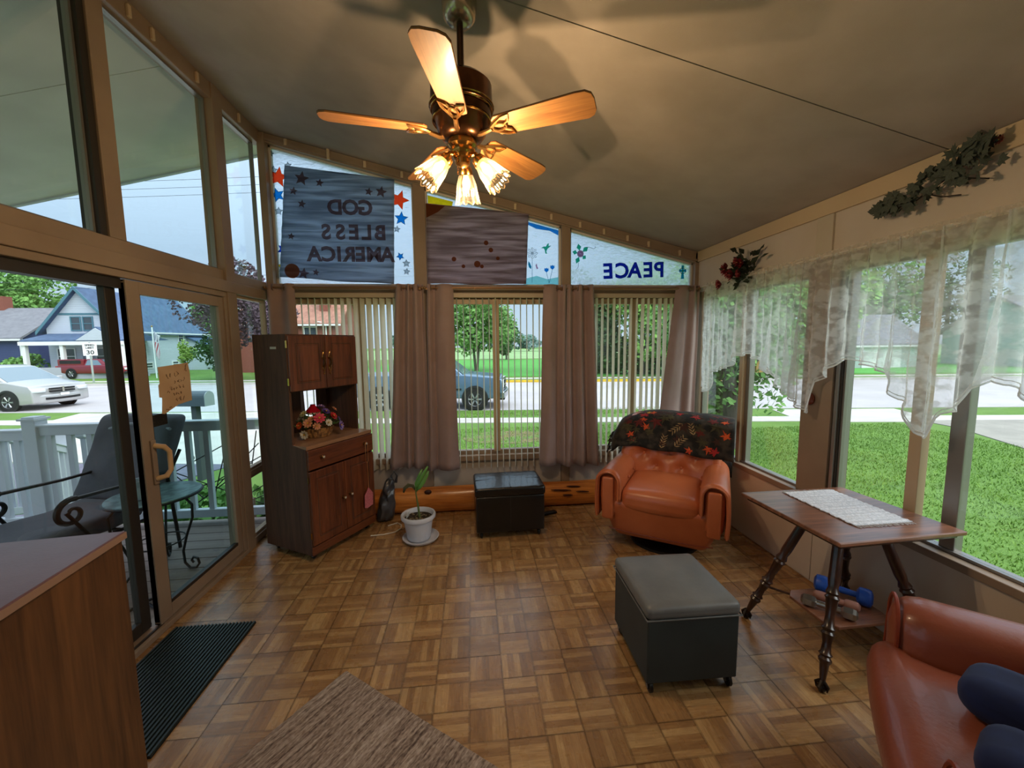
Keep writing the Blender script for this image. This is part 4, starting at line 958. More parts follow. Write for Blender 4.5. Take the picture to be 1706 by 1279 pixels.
rod('bronze curtain rod over the left front window', -1.66, -.42); rod('bronze curtain rod over the middle front window', -.38, .80); rod('bronze curtain rod over the right front window', .86, 2.05)
obj('curtain_tie_pole', MB().tube([(0, 0, 0), (.0, .03, 0)], .01), CHROME, None) if False else None

# ---- lace valance on the right wall
LACE = sheer('white_lace', '#f2f3f5', .34, .72, 15, .30, .60, (1, 1, 1.3), .6, vor=True)
EDGE = [(3.36, 1.12), (3.30, 1.08), (3.24, 1.10), (3.20, 1.26), (2.99, 1.32), (2.88, 1.41), (2.76, 1.43), (2.66, 1.39), (2.59, 1.29), (2.54, 1.33), (2.48, 1.23), (2.34, 1.14), (2.25, 1.08), (2.19, 1.09), (2.17, 1.28), (2.11, 1.32), (2.03, 1.41), (1.95, 1.42), (1.85, 1.39), (1.78, 1.36), (1.74, 1.26), (1.66, 1.20), (1.62, 1.08), (1.55, 1.08), (1.53, 1.19), (1.44, 1.25), (1.42, 1.32), (1.38, 1.36), (1.31, 1.35), (1.26, 1.30), (1.15, 1.16), (1.05, 1.08), (.98, 1.2), (.85, 1.4), (.6, 1.42), (.45, 1.2), (.35, 1.08)]
def ez(y):
    for (a, za), (b_, zb) in zip(EDGE, EDGE[1:]):
        if a >= y >= b_: return za+(zb-za)*((a-y)/(a-b_) if a != b_ else 0)
    return EDGE[-1][1]
lv = thing('lace_valance', 'sheer white lace valance with scalloped hem on a rod along the right wall', 'valance', (2.045, 3.36, 2.0))
NU = 620
pl_rng = random.Random(4); pleats = []
yy = 3.36
while yy > .35: w_ = pl_rng.uniform(.045, .12); pleats.append((yy, yy-w_)); yy -= w_
def lace(u, v):
    y = 3.36-3.01*u; zt_ = 2.015; zb = ez(y)+.008*abs(math.sin(y*55))
    a = .020; s_ = 0
    for (p, q) in pleats:
        if p >= y >= q: f = (p-y)/(p-q); s_ = math.sin(f*TAU)*a*(p-q)/.08; sh = math.cos(f*TAU); break
    else: sh = 0
    z = zb+(zt_-zb)*v
    return (s_*(.5+.7*(1-v))+.003*math.sin(v*20+y*30), y-3.36+sh*.006, z-2.0)
obj('lace_cloth', MB().grid(NU, 26, lace), LACE, lv, smooth=True)
def pos_(y, vv): return Vector(lace((3.36-y)/3.01, vv))
# doubled fold strips read whiter: pleat folds stitched at the heading
mb = MB()
for i, (p, q) in enumerate(pleats):
    if i % 2 == 0:
        y = (p+q)/2; w_ = pl_rng.uniform(.008, .03); k = pl_rng.uniform(-.04, .04)
        vs = []; 
        for j in range(13):
            v = 1-j/12*pl_rng.uniform(.97, .99)
            for s in (-1, 1):
                P = pos_(max(.36, min(3.355, y+s*w_*(.4+.6*j/12)+k*(j/12)**1.5)), max(0, v)); vs.append(P+Vector((-.007, 0, 0)))
        mb.add(vs, [(2*j, 2*j+1, 2*j+3, 2*j+2) for j in range(12)])
obj('fold', mb, sheer('white_lace_fold', '#e8eaee', .65, .8, 30, trans=.55), lv, kind='stuff')
mb = MB()
def hem(off, r): return [pos_(y, 0)+Vector((-.003, 0, off)) for y in [3.355-i*.0075 for i in range(400)]]
mb.tube(hem(0, 0), .004, 4).tube(hem(.018, 0), .0025, 4)
obj('scalloped_hem', mb, sheer('lace_hem', '#f0f0f2', .8, .9, 30, trans=.5), lv, kind='stuff')
obj('heading', MB().grid(300, 2, lambda u, v: (.006*math.sin(u*190)-.004, -3.01*u, -.0+.035*v)), sheer('lace_heading', '#ddd5c8', .55, .9, 40, trans=.5), lv)
lr = thing('curtain_rod', 'thin white rod carrying the lace valance on the right wall', 'curtain rod', (2.045, 3.40, 2.012))
obj('rod', MB().tube([(0, 0, 0), (0, -3.1, 0)], .006, 8), mat('white_rod', '#cfc6b8', .4), lr, smooth=True)
for y in (0, -1.2, -2.4, -3.08): obj('rod_bracket', MB().box(0, .068, y-.006, y+.006, -.005, .005), mat('white_rod2', '#cfc6b8', .4) if 'white_rod2' not in bpy.data.materials else bpy.data.materials['white_rod2'], lr)

# ---- decorations on the right wall
gb = thing('rose_spray', 'spray of artificial dark red roses above the lace valance near the corner', 'artificial flowers', (2.075, 2.88, 2.06))
DRR = mat('dark_red_rose', '#8f1a20', .7, c2='#5a0d14', scale=30); DGR = mat('dark_leaves', '#1c2417', .6, c2='#2f3a26', scale=20)
rr = random.Random(9)
mb = MB()
for i in range(110):
    a = rr.uniform(0, TAU); r = abs(rr.gauss(0, .07)); y, z = r*math.cos(a)*1.1-.02, r*math.sin(a)*.9+.01
    leaf_mb(mb, (rr.uniform(-.06, .0), y, z), (rr.uniform(-.6, .1), y+rr.uniform(-.03, .03), z+rr.uniform(-.02, .04)), rr.uniform(.05, .075), .04, rr)
obj('foliage', mb, DGR, gb, kind='stuff')
obj('stem', MB().tube([(-.02, .02, -.08), (-.03, .10, -.045), (-.03, .17, -.07)], .0035, 6).tube([(-.02, .02, -.08), (-.02, .0, .0), (-.02, -.03, .08)], .004, 6), DGR, gb)
for y, z, r in ((.18, -.075, .034), (.12, .03, .036), (.085, -.005, .03), (.03, -.02, .038), (-.03, .055, .036), (-.07, .045, .03), (.11, .055, .025), (-.05, -.03, .03)):
    bloom((-.07, y, z), r*1.25, DRR, gb, (-1, .3, -.1), cup=.8)
iv = thing('ivy_swag', 'garland of dusty dark grey-green artificial ivy high on the right wall', 'artificial ivy', (2.085, 1.66, 2.2))
IVM = mat('dusty_ivy', '#343b30', .8, c2='#4c5245', scale=14)
pts = [(0, .235, -.005), (0, .16, -.03), (0, .09, -.03), (0, .02, .0), (0, -.05, .035), (0, -.10, .06), (0, -.16, .11)]
obj('vine', MB().tube(pts, .004, 6).tube([(0, -.05, .035), (0, -.12, .0), (0, -.19, -.03)], .003, 6).tube([(0, .05, 0), (0, -.03, -.045), (0, -.1, -.06)], .003, 6), mat('vine_brown', '#2a2018', .8), iv)
rr = random.Random(21); ivs = [(1, 0), (.62, .22), (.75, .62), (.35, .42), (0, .95), (-.35, .42), (-.75, .62), (-.62, .22), (-1, 0), (-.45, -.35), (0, -.25), (.45, -.35)]
base_leaf = None
for i in range(95):
    k = rr.random()
    if k < .55:
        s = rr.random(); y = .24-s*.42; z = -.015+max(0, (.1-y))*.45+rr.gauss(0, .022+.018*s)
    else: y = rr.gauss(-.13, .05); z = .05+rr.gauss(0, .052)
    if i < 6: y, z = .235-i*.012, -.005-i*.004+rr.uniform(-.008, .008)
    if base_leaf is None:
        mb = MB(); vs = [(0, 0, .05)]+[(a*.9, b_*.9, -.06*abs(a)) for a, b_ in ivs]
        mb.add(vs, [(0, 1+j, 1+(j+1) % 12) for j in range(12)]); o = obj('ivy_leaf', mb, IVM, iv); base_leaf = o
    else: o = base_leaf.copy(); COL.objects.link(o)
    sc = rr.uniform(.026, .044); o.scale = (sc, sc, sc); o.location = (rr.uniform(-.055, -.012), y, z)
    o.rotation_euler = Euler((R(90)+rr.uniform(-.6, .6), rr.uniform(-PI, PI), R(-90)+rr.uniform(-.6, .6)))
bloom((-.02, -.225, .10), .018, mat('faded_red', '#6b3424', .8), iv, (-1, 0, 0))
obj('wall_thermometer', MB().at((2.112, 2.275, 1.165), (0, R(-90), 0)).lathe([(0, .0), (.038, 0), (.04, .01), (.034, .018), (.0, .02)], 20, cap=False), mat('amber_wood', '#6e2c16', .3, coat=.4), None, smooth=True, label='small round reddish wooden disc on the window post', cat='wall ornament').name = 'wooden_disc'

# ================================================================== SHEETS AND PAINTED STICKERS ON THE UPPER LIGHTS
def banner_mat(name, c1, c2, tint):
    m, n, b, out = new_mat(name); n.nodes.remove(b); vec = coords(n, (.7, 1, 9))
    z = nd(n, 'TexNoise', Scale=3.2, Detail=5, Distortion=.4); n.links.new(vec, z.inputs['Vector'])
    r = nd(n, 'ValToRGB'); r.color_ramp.elements[0].position = .38; r.color_ramp.elements[1].position = .62
    r.color_ramp.elements[0].color = lin(c1); r.color_ramp.elements[1].color = lin(c2); n.links.new(z.outputs['Fac'], r.inputs[0])
    t = nd(n, 'BsdfTranslucent'); d = nd(n, 'BsdfDiffuse'); n.links.new(r.outputs[0], t.inputs[0]); n.links.new(r.outputs[0], d.inputs[0])
    mx = nd(n, 'MixShader'); mx.inputs[0].default_value = .75; n.links.new(d.outputs[0], mx.inputs[1]); n.links.new(t.outputs[0], mx.inputs[2])
    tp = nd(n, 'BsdfTransparent'); m3 = nd(n, 'MixShader'); m3.inputs[0].default_value = .07; n.links.new(mx.outputs[0], m3.inputs[1]); n.links.new(tp.outputs[0], m3.inputs[2])
    n.links.new(m3.outputs[0], out.inputs[0]); return m
def sheet(label, cs, m_, y=3.558):
    # cs: tl, tr, br, bl as (x, z)
    tl, tr, br, bl = cs; o0 = tl
    def fn(u, v):
        x = (bl[0]*(1-u)+br[0]*u)*(1-v)+(tl[0]*(1-u)+tr[0]*u)*v; z = (bl[1]*(1-u)+br[1]*u)*(1-v)+(tl[1]*(1-u)+tr[1]*u)*v
        yy = .0035*math.sin(z*55+math.sin(x*4))+.004*noise.noise(Vector((x*3, z*3, 0)))
        z += .004*math.sin(u*9)*(1-v)
        return (x-o0[0], yy, z-o0[1])
    t = thing('cloth_sheet', label, 'cloth sheet', (o0[0], y, o0[1]))
    obj('cloth', MB().grid(30, 50, fn), m_, t, smooth=True, solid=.001)
    obj('hem', MB().tube([Vector(fn(i/20, 1)) for i in range(21)], .0025, 5), m_, t)
    return t
s1 = sheet('blue-grey cloth sheet taped over the left upper window', ((-1.49, 2.99), (-.62, 2.905), (-.655, 2.045), (-1.585, 2.10)), banner_mat('blue_grey_cotton', '#8ea4c0', '#c6dcf6', 0))
s2 = sheet('mauve-grey cloth sheet taped over the middle upper window', ((-.365, 2.72), (.515, 2.65), (.49, 2.05), (-.37, 2.05)), banner_mat('mauve_cotton', '#a08c92', '#d6c6d0', 0))
def text_mesh(txt, size, ext=.0008, offset=.0):
    cu = bpy.data.curves.new('t', 'FONT'); cu.body = txt; cu.size = size; cu.extrude = ext; cu.offset = offset; cu.align_x = 'CENTER'; cu.resolution_u = 3
    o = bpy.data.objects.new('t', cu); COL.objects.link(o); dg = bpy.context.evaluated_depsgraph_get(); dg.update()
    me = bpy.data.meshes.new_from_object(o.evaluated_get(dg)); bpy.data.objects.remove(o); bpy.data.curves.remove(cu)
    mb = MB(); mb.v = [tuple(v.co) for v in me.vertices]; mb.f = [tuple(p.vertices) for p in me.polygons]; return mb
def letter(ch, x, z, y, size, m_, parent, mirror=-1, off=.0, rot=0, sx=1, name='letter', label=None):
    mb = text_mesh(ch, size, .0006, off)
    mb.v = [(mirror*sx*p[0]*math.cos(rot)-p[1]*math.sin(rot), p[2], mirror*sx*p[0]*math.sin(rot)+p[1]*math.cos(rot)) for p in mb.v]
    return obj(name, mb, m_, parent, loc=(x, y, z), label=label)
def film(name, col, k=.8):
    m, n, b, out = new_mat(name); n.nodes.remove(b)
    t = nd(n, 'BsdfTransparent'); t.inputs[0].default_value = tuple(q**.5 for q in lin(col)); tl = nd(n, 'BsdfTranslucent'); tl.inputs[0].default_value = lin(col)
    d = nd(n, 'BsdfDiffuse'); d.inputs[0].default_value = lin(col)
    m0 = nd(n, 'MixShader'); m0.inputs[0].default_value = .75; n.links.new(d.outputs[0], m0.inputs[1]); n.links.new(tl.outputs[0], m0.inputs[2])
    mx = nd(n, 'MixShader'); mx.inputs[0].default_value = 1-k; n.links.new(t.outputs[0], mx.inputs[1]); n.links.new(m0.outputs[0], mx.inputs[2])
    n.links.new(mx.outputs[0], out.inputs[0]); return m
NAVYF = film('stained_navy', '#1a2fa8', .7); RED_ = film('stained_red', '#ff4a22'); BLU = film('stained_blue', '#1887dd'); DBL = film('stained_dark_blue', '#1342c8'); YLF = film('stained_yellow', '#f5d21a'); GRN = film('stained_green', '#2fb08c'); TEAL = film('stained_teal', '#1c8fb0'); LINE = film('outline_dark', '#39424a', .3); PNK = film('stained_pink', '#c08ab0'); CLR = film('stained_clear', '#b9c3c8'); AQUA = film('stained_aqua', '#9fe6e6', .8); ORF = film('stained_orange', '#f59a2a'); SKYF = film('stained_sky', '#2b8fe0')
YG = YF+.034   # room side of the rippled panes
def star(x, z, r, m_, par, rot=0, y=YG-.001, nm='star', core=None):
    pts = [((r if i % 2 == 0 else r*.45)*math.sin(TAU*i/10+rot)+x, (r if i % 2 == 0 else r*.45)*math.cos(TAU*i/10+rot)+z) for i in range(10)]
    o = obj(nm, MB().prism(pts, y-.001, y), m_, par)
    obj('star_outline', MB().tube([(p[0], y-.001, p[1]) for p in pts], .0022, 4, closed=True), LINE if m_ is not RED_ else ORF, o)
    return o
pL, pM, pR = upper
par = pL
star(-1.585, 2.935, .085, RED_, par, .2, nm='red_star'); star(-1.60, 2.79, .06, BLU, par, -.3, nm='blue_star'); star(-.60, 2.775, .085, RED_, par, .35, nm='red_star'); star(-.59, 2.62, .06, BLU, par, .1, nm='blue_star')
star(-1.585, 2.345, .05, DBL, par, .5, nm='blue_star'); star(-1.595, 2.20, .05, YLF, par, .1, nm='yellow_star'); star(-.61, 2.30, .035, BLU, par, .8, nm='blue_star')
for x, z, r in ((-1.63, 3.12, .025), (-1.62, 2.99, .035), (-1.50, 3.03, .03), (-1.60, 2.66, .035), (-.63, 2.53, .03), (-.56, 2.24, .035), (-.56, 2.17, .03)): star(x, z, r, CLR, par, rr.uniform(-.3, .3), nm='clear_star')
# painted letters and stars that show through the blue-grey sheet
GH = film('ghost_print', '#b3948c', .85)
def onsheet(x): return x+1.49
for ch, x in (('G', -.865), ('O', -.985), ('D', -1.11)): letter(ch, onsheet(x), 2.615-2.99, -.009, .165, GH, s1, off=.006, name='letter')
for ch, x in (('B', -.75), ('L', -.86), ('E', -.965), ('S', -1.075), ('S', -1.19)): letter(ch, onsheet(x), 2.415-2.99, -.009, .165, GH, s1, off=.006, name='letter')
for ch, x in (('A', -.70), ('M', -.81), ('E', -.92), ('R', -1.01), ('I', -1.095), ('C', -1.18), ('A', -1.295)): letter(ch, onsheet(x), 2.235-2.99, -.009, .165, GH, s1, off=.006, name='letter')
for x, z, r in ((-1.36, 2.89, .06), (-1.43, 2.79, .035), (-1.37, 2.69, .035), (-1.22, 2.86, .035), (-.73, 2.80, .05), (-.83, 2.80, .035), (-1.39, 2.13, .05), (-1.29, 2.14, .03), (-1.47, 2.43, .03)):
    pts = [((r if i % 2 == 0 else r*.45)*math.sin(TAU*i/10+.2)+onsheet(x), (r if i % 2 == 0 else r*.45)*math.cos(TAU*i/10+.2)+z-2.99) for i in range(10)]
    obj('star_print', MB().prism(pts, -.009, -.008), GH, s1)
GO_ = film('ghost_orange', '#b87a5a', .6)
for x, z, r in ((-1.50, 2.15, .06), ): obj('round_print', MB().at((onsheet(x)+.02, -.0085, z-2.99), (R(90), 0, 0)).lathe([(0, 0), (r, 0), (r, .001), (0, .001)], 20), GO_, s1)
for x, z, r in ((.06, 2.22, .028), (-.14, 2.26, .02), (.18, 2.34, .02), (.1, 2.20, .016), (.24, 2.27, .016), (-.06, 2.20, .016), (.14, 2.40, .02)): obj('round_print', MB().at((x+.365, -.0085, z-2.72), (R(90), 0, 0)).lathe([(0, 0), (r, 0), (r, .001), (0, .001)], 14), GO_, s2)
obj('corner_print', MB().prism([(0, -.005), (.16, -.02), (.10, -.07), (0, -.12)], -.009, -.008), GO_, s2)
# middle light: yellow sun, blue sky, daisy, hummingbird, tulips
def zt2(x): return zt(x)-.024
obj('yellow_sun_film', MB().prism([(-.36, zt2(-.36)-.02), (-.14, zt2(-.14)-.015), (-.17, 2.66), (-.24, 2.60), (-.355, 2.56)], YG-.002, YG-.001), YLF, pM, label='yellow sun painted in the corner')
obj('sky_film', MB().prism([(.50, zt2(.5)-.01), (.80, zt2(.8)-.01), (.80, zt2(.8)-.055), (.72, zt2(.72)-.035), (.60, zt2(.6)-.05), (.50, zt2(.5)-.03)], YG-.002, YG-.001), SKYF, pM)
obj('aqua_film', MB().prism([(.48, 2.062), (.80, 2.062), (.80, 2.13), (.7, 2.11), (.6, 2.14), (.48, 2.11)], YG-.002, YG-.001), AQUA, pM)
dy = obj('daisy', MB().at((.56, YG-.002, 2.34), (R(90), 0, 0)).lathe([(0, 0), (.014, 0), (.014, .001), (0, .001)], 12), CLR, pM)
for k in range(8):
    a = TAU*k/8; obj('petal', MB().tube([(.56+.014*math.cos(a), YG-.003, 2.34+.014*math.sin(a)), (.56+.04*math.cos(a+.22), YG-.003, 2.34+.04*math.sin(a+.22)), (.56+.05*math.cos(a), YG-.003, 2.34+.05*math.sin(a)), (.56+.04*math.cos(a-.22), YG-.003, 2.34+.04*math.sin(a-.22))], .002, 4, closed=True), LINE, dy)
obj('daisy_stem', MB().tube([(.56, YG-.002, 2.29), (.558, YG-.002, 2.08)], .0018, 4), TEAL, pM)
obj('daisy_leaf', MB().prism([(.525, 2.27), (.54, 2.25), (.552, 2.22), (.548, 2.20), (.53, 2.215), (.522, 2.24)], YG-.003, YG-.002), TEAL, pM)
obj('hummingbird', MB().prism([(.64, 2.385), (.665, 2.40), (.685, 2.40), (.70, 2.425), (.712, 2.43), (.71, 2.405), (.735, 2.41), (.70, 2.38), (.69, 2.36), (.695, 2.335), (.68, 2.34), (.675, 2.37), (.665, 2.385)], YG-.003, YG-.002), GRN, pM)
for x, z in ((.69, 2.19), (.745, 2.215)):
    obj('tulip', MB().prism([(x-.018, z+.022), (x-.009, z+.014), (x, z+.024), (x+.009, z+.014), (x+.018, z+.022), (x+.02, z-.002), (x, z-.02), (x-.02, z-.002)], YG-.003, YG-.002), BLU, pM)
    obj('tulip_stem', MB().tube([(x, YG-.002, z-.02), (.715, YG-.002, 2.075)], .0018, 4), TEAL, pM)
obj('butterfly', MB().prism([(.59, 2.235), (.60, 2.25), (.605, 2.225), (.615, 2.205), (.60, 2.20), (.595, 2.215)], YG-.003, YG-.002), PNK, pM)
# right light: rose, PEACE, cross
for ch, x, z in (('P', 1.765, 2.155), ('E', 1.66, 2.153), ('A', 1.525, 2.148), ('C', 1.405, 2.143), ('E', 1.275, 2.138)):
    letter(ch, x, z-.015, YG-.003, .19, NAVYF, pR, off=.006, rot=rr.uniform(-.06, .06), name='letter', label='mirror-reversed navy painted letter '+ch)
cx_, cz_ = 1.995, 2.195
cr_ = obj('celtic_cross', MB().prism([(cx_-.012, cz_+.05), (cx_+.012, cz_+.05), (cx_+.010, cz_+.012), (cx_+.036, cz_+.014), (cx_+.036, cz_-.012), (cx_+.010, cz_-.010), (cx_+.016, cz_-.075), (cx_-.016, cz_-.075), (cx_-.010, cz_-.010), (cx_-.036, cz_-.012), (cx_-.036, cz_+.014), (cx_-.010, cz_+.012)], YG-.003, YG-.002), TEAL, pR)
obj('cross_ring', MB().tube([(cx_+.027*math.cos(TAU*i/20), YG-.003, cz_+.027*math.sin(TAU*i/20)) for i in range(20)], .0025, 4, closed=True), LINE, cr_)
obj('cross_heart', MB().at((cx_, YG-.004, cz_), (R(90), 0, 0)).lathe([(0, 0), (.007, 0), (.007, .001), (0, .001)], 10), YLF, cr_)
rs = obj('painted_rose', MB().at((1.005, YG-.003, 2.34), (R(90), 0, 0)).lathe([(0, 0), (.03, 0), (.03, .001), (0, .001)], 16), PNK, pR)
for r in (.012, .021, .03): obj('rose_line', MB().tube([(1.005+r*math.cos(i*.45), YG-.004, 2.34+r*math.sin(i*.45)) for i in range(14)], .0015, 4, closed=True), LINE, rs)
for a, l in ((.7, .085), (1.8, .08), (2.9, .06), (4.3, .085), (-.7, .05)):
    c, s = math.cos(a), math.sin(a); px_, pz_ = 1.005+.028*c, 2.34+.028*s
    obj('rose_leaf', MB().prism([(px_, pz_), (px_+l*.4*c-.022*s, pz_+l*.4*s+.022*c), (px_+l*.8*c, pz_+l*.8*s), (px_+l*.4*c+.022*s, pz_+l*.4*s-.022*c)], YG-.003, YG-.002), GRN, rs)
obj('tendril', MB().tube([(1.05, YG-.003, 2.40), (1.09, YG-.003, 2.40), (1.13, YG-.003, 2.385), (1.15, YG-.003, 2.40), (1.14, YG-.003, 2.41)], .0015, 4).tube([(.99, YG-.003, 2.26), (.985, YG-.003, 2.22), (.97, YG-.003, 2.20)], .0015, 4), LINE, rs)
# paper note on the sliding door
nt_ = thing('paper_note', 'tan paper note with faded handwriting taped to the door glass', 'paper note', (XL-.0165, 2.35, 1.42))
NP = mat('kraft_note', '#c9a886', .8, c2='#c09c78', scale=6)
obj('paper', MB().prism([(0, 0), (.235, .015), (.245, -.05), (.243, -.215), (.13, -.225), (.02, -.262), (.0, -.258), (.012, -.17), (-.008, -.165), (-.006, -.10), (.004, -.09)], 0, .001, 'x'), NP, nt_)
INK = mat('faded_ink', '#6e4d36', .8)
rr = random.Random(8)
for (y, z, n_, sc) in ((.05, -.065, 4, .028), (.175, -.035, 1, .06), (.11, -.10, 4, .024), (.05, -.145, 6, .024), (.09, -.175, 4, .02), (.10, -.21, 3, .03), (.03, -.245, 4, .012)):
    for k in range(n_):
        y0 = y+k*sc*.95; z0 = z+rr.uniform(-.004, .004)+k*.003
        pts = [(.002, y0+sc*.8*rr.uniform(0, 1), z0+sc*rr.uniform(-.1, .9)) for j in range(5)]
        obj('pen_stroke', MB().tube(pts, .0013, 4), INK, nt_)
# ================================================================== OUTDOORS
G = -.85
def S(s, t): # street coordinates: s along the road, t away from the house
    a = R(-7.2); return (1.74+s*math.cos(a)+t*math.sin(-a), 13.92+s*math.sin(a)+t*math.cos(a))
LAWN = mat('lawn_grass', '#678b38', .9, c2='#56782c', scale=1.3, detail=9, lo=.3, hi=.7, bump=.8, bscale=40, bdist=.04)
lawn = obj('lawn', MB().box(-150, 200, -60, 260, G-.3, G), LAWN, kind='structure')
def slab(name, pts, m_, h=.012, base=G):
    return obj(name, MB().prism(pts, base-.05, base+h, 'z'), m_, kind='structure')
CONC = mat('pale_concrete_road', '#b5afb2', .85, c2='#aaa4a6', scale=.6, detail=8, bump=.1, bscale=20)
CONC2 = mat('sidewalk_concrete', '#c4c0b9', .85, c2='#b3aea7', scale=1.5, detail=6)
slab('road', [S(-90, 0), S(90, 0), S(90, 10), S(-90, 10)], CONC)
slab('sidewalk', [S(-60, -2.3), S(60, -2.3), S(60, -1.55), S(-60, -1.55)], CONC2, .02)
slab('sidewalk', [S(-90, 12.3), S(90, 12.3), S(90, 13.1), S(-90, 13.1)], CONC2, .03)
slab('driveway', [(-14.2, 15.7), (-4.6, 14.6), (-4.2, 8.2), (-12.5, 9.6)], CONC2, .016)
slab('driveway', [(-13.5, 9.6), (-4.8, 8.3), (-6.0, 5.8), (-6.0, -14), (-13, -14), (-15, 6.4)], mat('asphalt_drive', '#6b6878', .9, c2='#5d5a69', scale=6), .018)  # asphalt beside the deck; unseen rear stretch added to cut green bounce on soffit
slab('driveway', [(10.3, 12.6), (14.4, 12.1), (13.6, 9.9), (9.6, 10.5)], CONC2, .015)
slab('driveway', [(13.0, 10.2), (12.9, 9.2), (11.8, 7.2), (40, 2.0), (40, 6.5)], mat('worn_grey_drive', '#8d8880', .9, c2='#9b958c', scale=2), .018)
slab('curb', [S(-90, 10), S(-6.5, 10), S(-6.5, 10.2), S(-90, 10.2)], CONC2, .14)
slab('curb', [S(-6.5, 10), S(12, 10), S(12, 10.22), S(-6.5, 10.22)], mat('yellow_curb_paint', '#d8b21c', .7, c2='#c7a52a', scale=4), .14)
slab('curb', [S(12, 10), S(90, 10), S(90, 10.2), S(12, 10.2)], CONC2, .14)
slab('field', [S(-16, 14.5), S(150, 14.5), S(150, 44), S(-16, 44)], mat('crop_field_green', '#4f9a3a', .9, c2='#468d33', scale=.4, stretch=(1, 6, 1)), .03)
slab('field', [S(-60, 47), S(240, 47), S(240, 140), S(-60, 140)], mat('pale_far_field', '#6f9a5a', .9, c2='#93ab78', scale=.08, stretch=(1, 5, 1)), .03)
slab('garden_bed', [(.9+1.2*math.cos(a), 9.9+.7*math.sin(a)) for a in [TAU*i/14 for i in range(14)]], mat('bare_soil_patch', '#7d6a4c', .95, c2='#5d7a38', scale=3, detail=8, lo=.4, hi=.6), .008)
# blades on the lawn close to the windows
rr = random.Random(31); mb = MB(); vs = []; fs = []
def blades(x0, x1, y0, y1, n_, hh):
    for i in range(n_):
        x = rr.uniform(x0, x1); y = rr.uniform(y0, y1); a = rr.uniform(0, TAU); w_ = rr.uniform(.006, .014); h_ = rr.uniform(.5, 1)*hh
        b = len(vs); vs.append((x-w_*math.cos(a), y-w_*math.sin(a), G-.01)); vs.append((x+w_*math.cos(a), y+w_*math.sin(a), G-.01)); vs.append((x+rr.uniform(-.04, .04), y+rr.uniform(-.04, .04), G+h_)); fs.append((b, b+1, b+2))
blades(2.6, 12, .6, 10.0, 60000, .05); blades(-2, 4.5, 5.0, 11.0, 22000, .06); blades(-1, 9, 12.7, 13.8, 6000, .06)
mb.v = vs; mb.f = fs
obj('grass', mb, mat('grass_blade', '#769a3a', .8, c2='#62862e', scale=2), kind='stuff', label='mown grass of the lawn outside the windows', cat='grass')

# ---- trees
def leafmat(name, a, b): return mat(name, a, .75, c2=b, scale=.9, detail=6, lo=.3, hi=.7)
LM = {'mid': leafmat('leaves_mid', '#4f7c38', '#719e4c'), 'light': leafmat('leaves_light', '#86b455', '#6a9a44'), 'dark': leafmat('leaves_dark', '#2c4a24', '#44682f'), 'purple': leafmat('leaves_purple', '#3a2c38', '#5c4a54'), 'haze': leafmat('leaves_haze', '#5c7a76', '#6f8c80'), 'yellow': leafmat('leaves_yellow', '#8aa04a', '#6c8a3c')}  # haze: blue-grey of the distant air put into the leaf colour
BARK = mat('grey_bark', '#6b635c', .9, c2='#4c453f', scale=6, stretch=(1, 1, .25), bump=.6, bscale=18, bdist=.03)
def tree(label, loc, r, h, zc0, kind, n_=2400, ls=.28, seed=1, trunk=.18, stems=1, clump=22, flat=1.0, name='tree', zmin=None, cat='tree', group=None, trunk_ok=True):
    rr = random.Random(seed); x0, y0 = loc; t = thing(name, label, cat, (x0, y0, G), group=group)
    vs = []; fs = []; cls = []
    for i in range(clump):
        a = rr.uniform(0, TAU); u = rr.uniform(-1, 1); k = rr.uniform(.35, .8)
        cls.append((r*k*math.sqrt(1-u*u)*math.cos(a), r*k*math.sqrt(1-u*u)*math.sin(a), zc0+h*k*u, rr.uniform(.28, .5)))
    for i in range(n_):
        c = cls[rr.randrange(len(cls))]; d = Vector((rr.gauss(0, 1), rr.gauss(0, 1), rr.gauss(0, 1))).normalized()*rr.uniform(.55, 1)**.5
        p = Vector((c[0]+d.x*c[3]*r, c[1]+d.y*c[3]*r, c[2]+d.z*c[3]*h*flat))
        if zmin is not None and p.z < zmin: continue
        q = Vector((rr.uniform(-1, 1), rr.uniform(-1, 1), rr.uniform(-1, 1))).normalized(); s = q.orthogonal().normalized()*ls*.35*rr.uniform(.7, 1.2); q = q*ls*.5
        b = len(vs); vs += [p-q, p+s, p+q, p-s]; fs.append((b, b+1, b+2, b+3))
    mb = MB(); mb.v = [tuple(v) for v in vs]; mb.f = fs
    obj('foliage', mb, LM[kind], t, kind='stuff')
    if trunk_ok:
        for k in range(stems):
            a = TAU*k/max(1, stems)+.6; mb = MB(); sp = .0 if stems == 1 else .12
            o0 = Vector((sp*math.cos(a), sp*math.sin(a), 0)); p1 = Vector((o0.x*3, o0.y*3, zc0*.55)); p2 = Vector((o0.x*6+rr.uniform(-.1, .1), o0.y*6, zc0*.9))
            mb.tube([o0-Vector((0, 0, .15)), o0+Vector((0, 0, .2)), p1, p2, p2+Vector((rr.uniform(-.2, .2), rr.uniform(-.2, .2), h*.6))], [trunk*1.25, trunk, trunk*.8, trunk*.55, trunk*.15], 9)
            for c in cls[k::max(1, stems)][:7]: mb.tube([p1.lerp(p2, rr.uniform(.1, 1)), Vector(c[:3])*.55+p2*.45, Vector(c[:3])], [trunk*.35, trunk*.22, trunk*.08], 5)
            obj('trunk', mb, BARK, t, smooth=True)
    return t
tree('round-crowned young tree with several stems seen through the middle window', (.35, 34.8), 3.3, 3.0, 4.4, 'mid', 5200, .34, 2, .09, 4, 34)
tree('smaller tree standing farther off to the right of the multi-stemmed tree', (5.0, 58), 2.6, 2.6, 3.4, 'dark', 1500, .45, 3, .15)
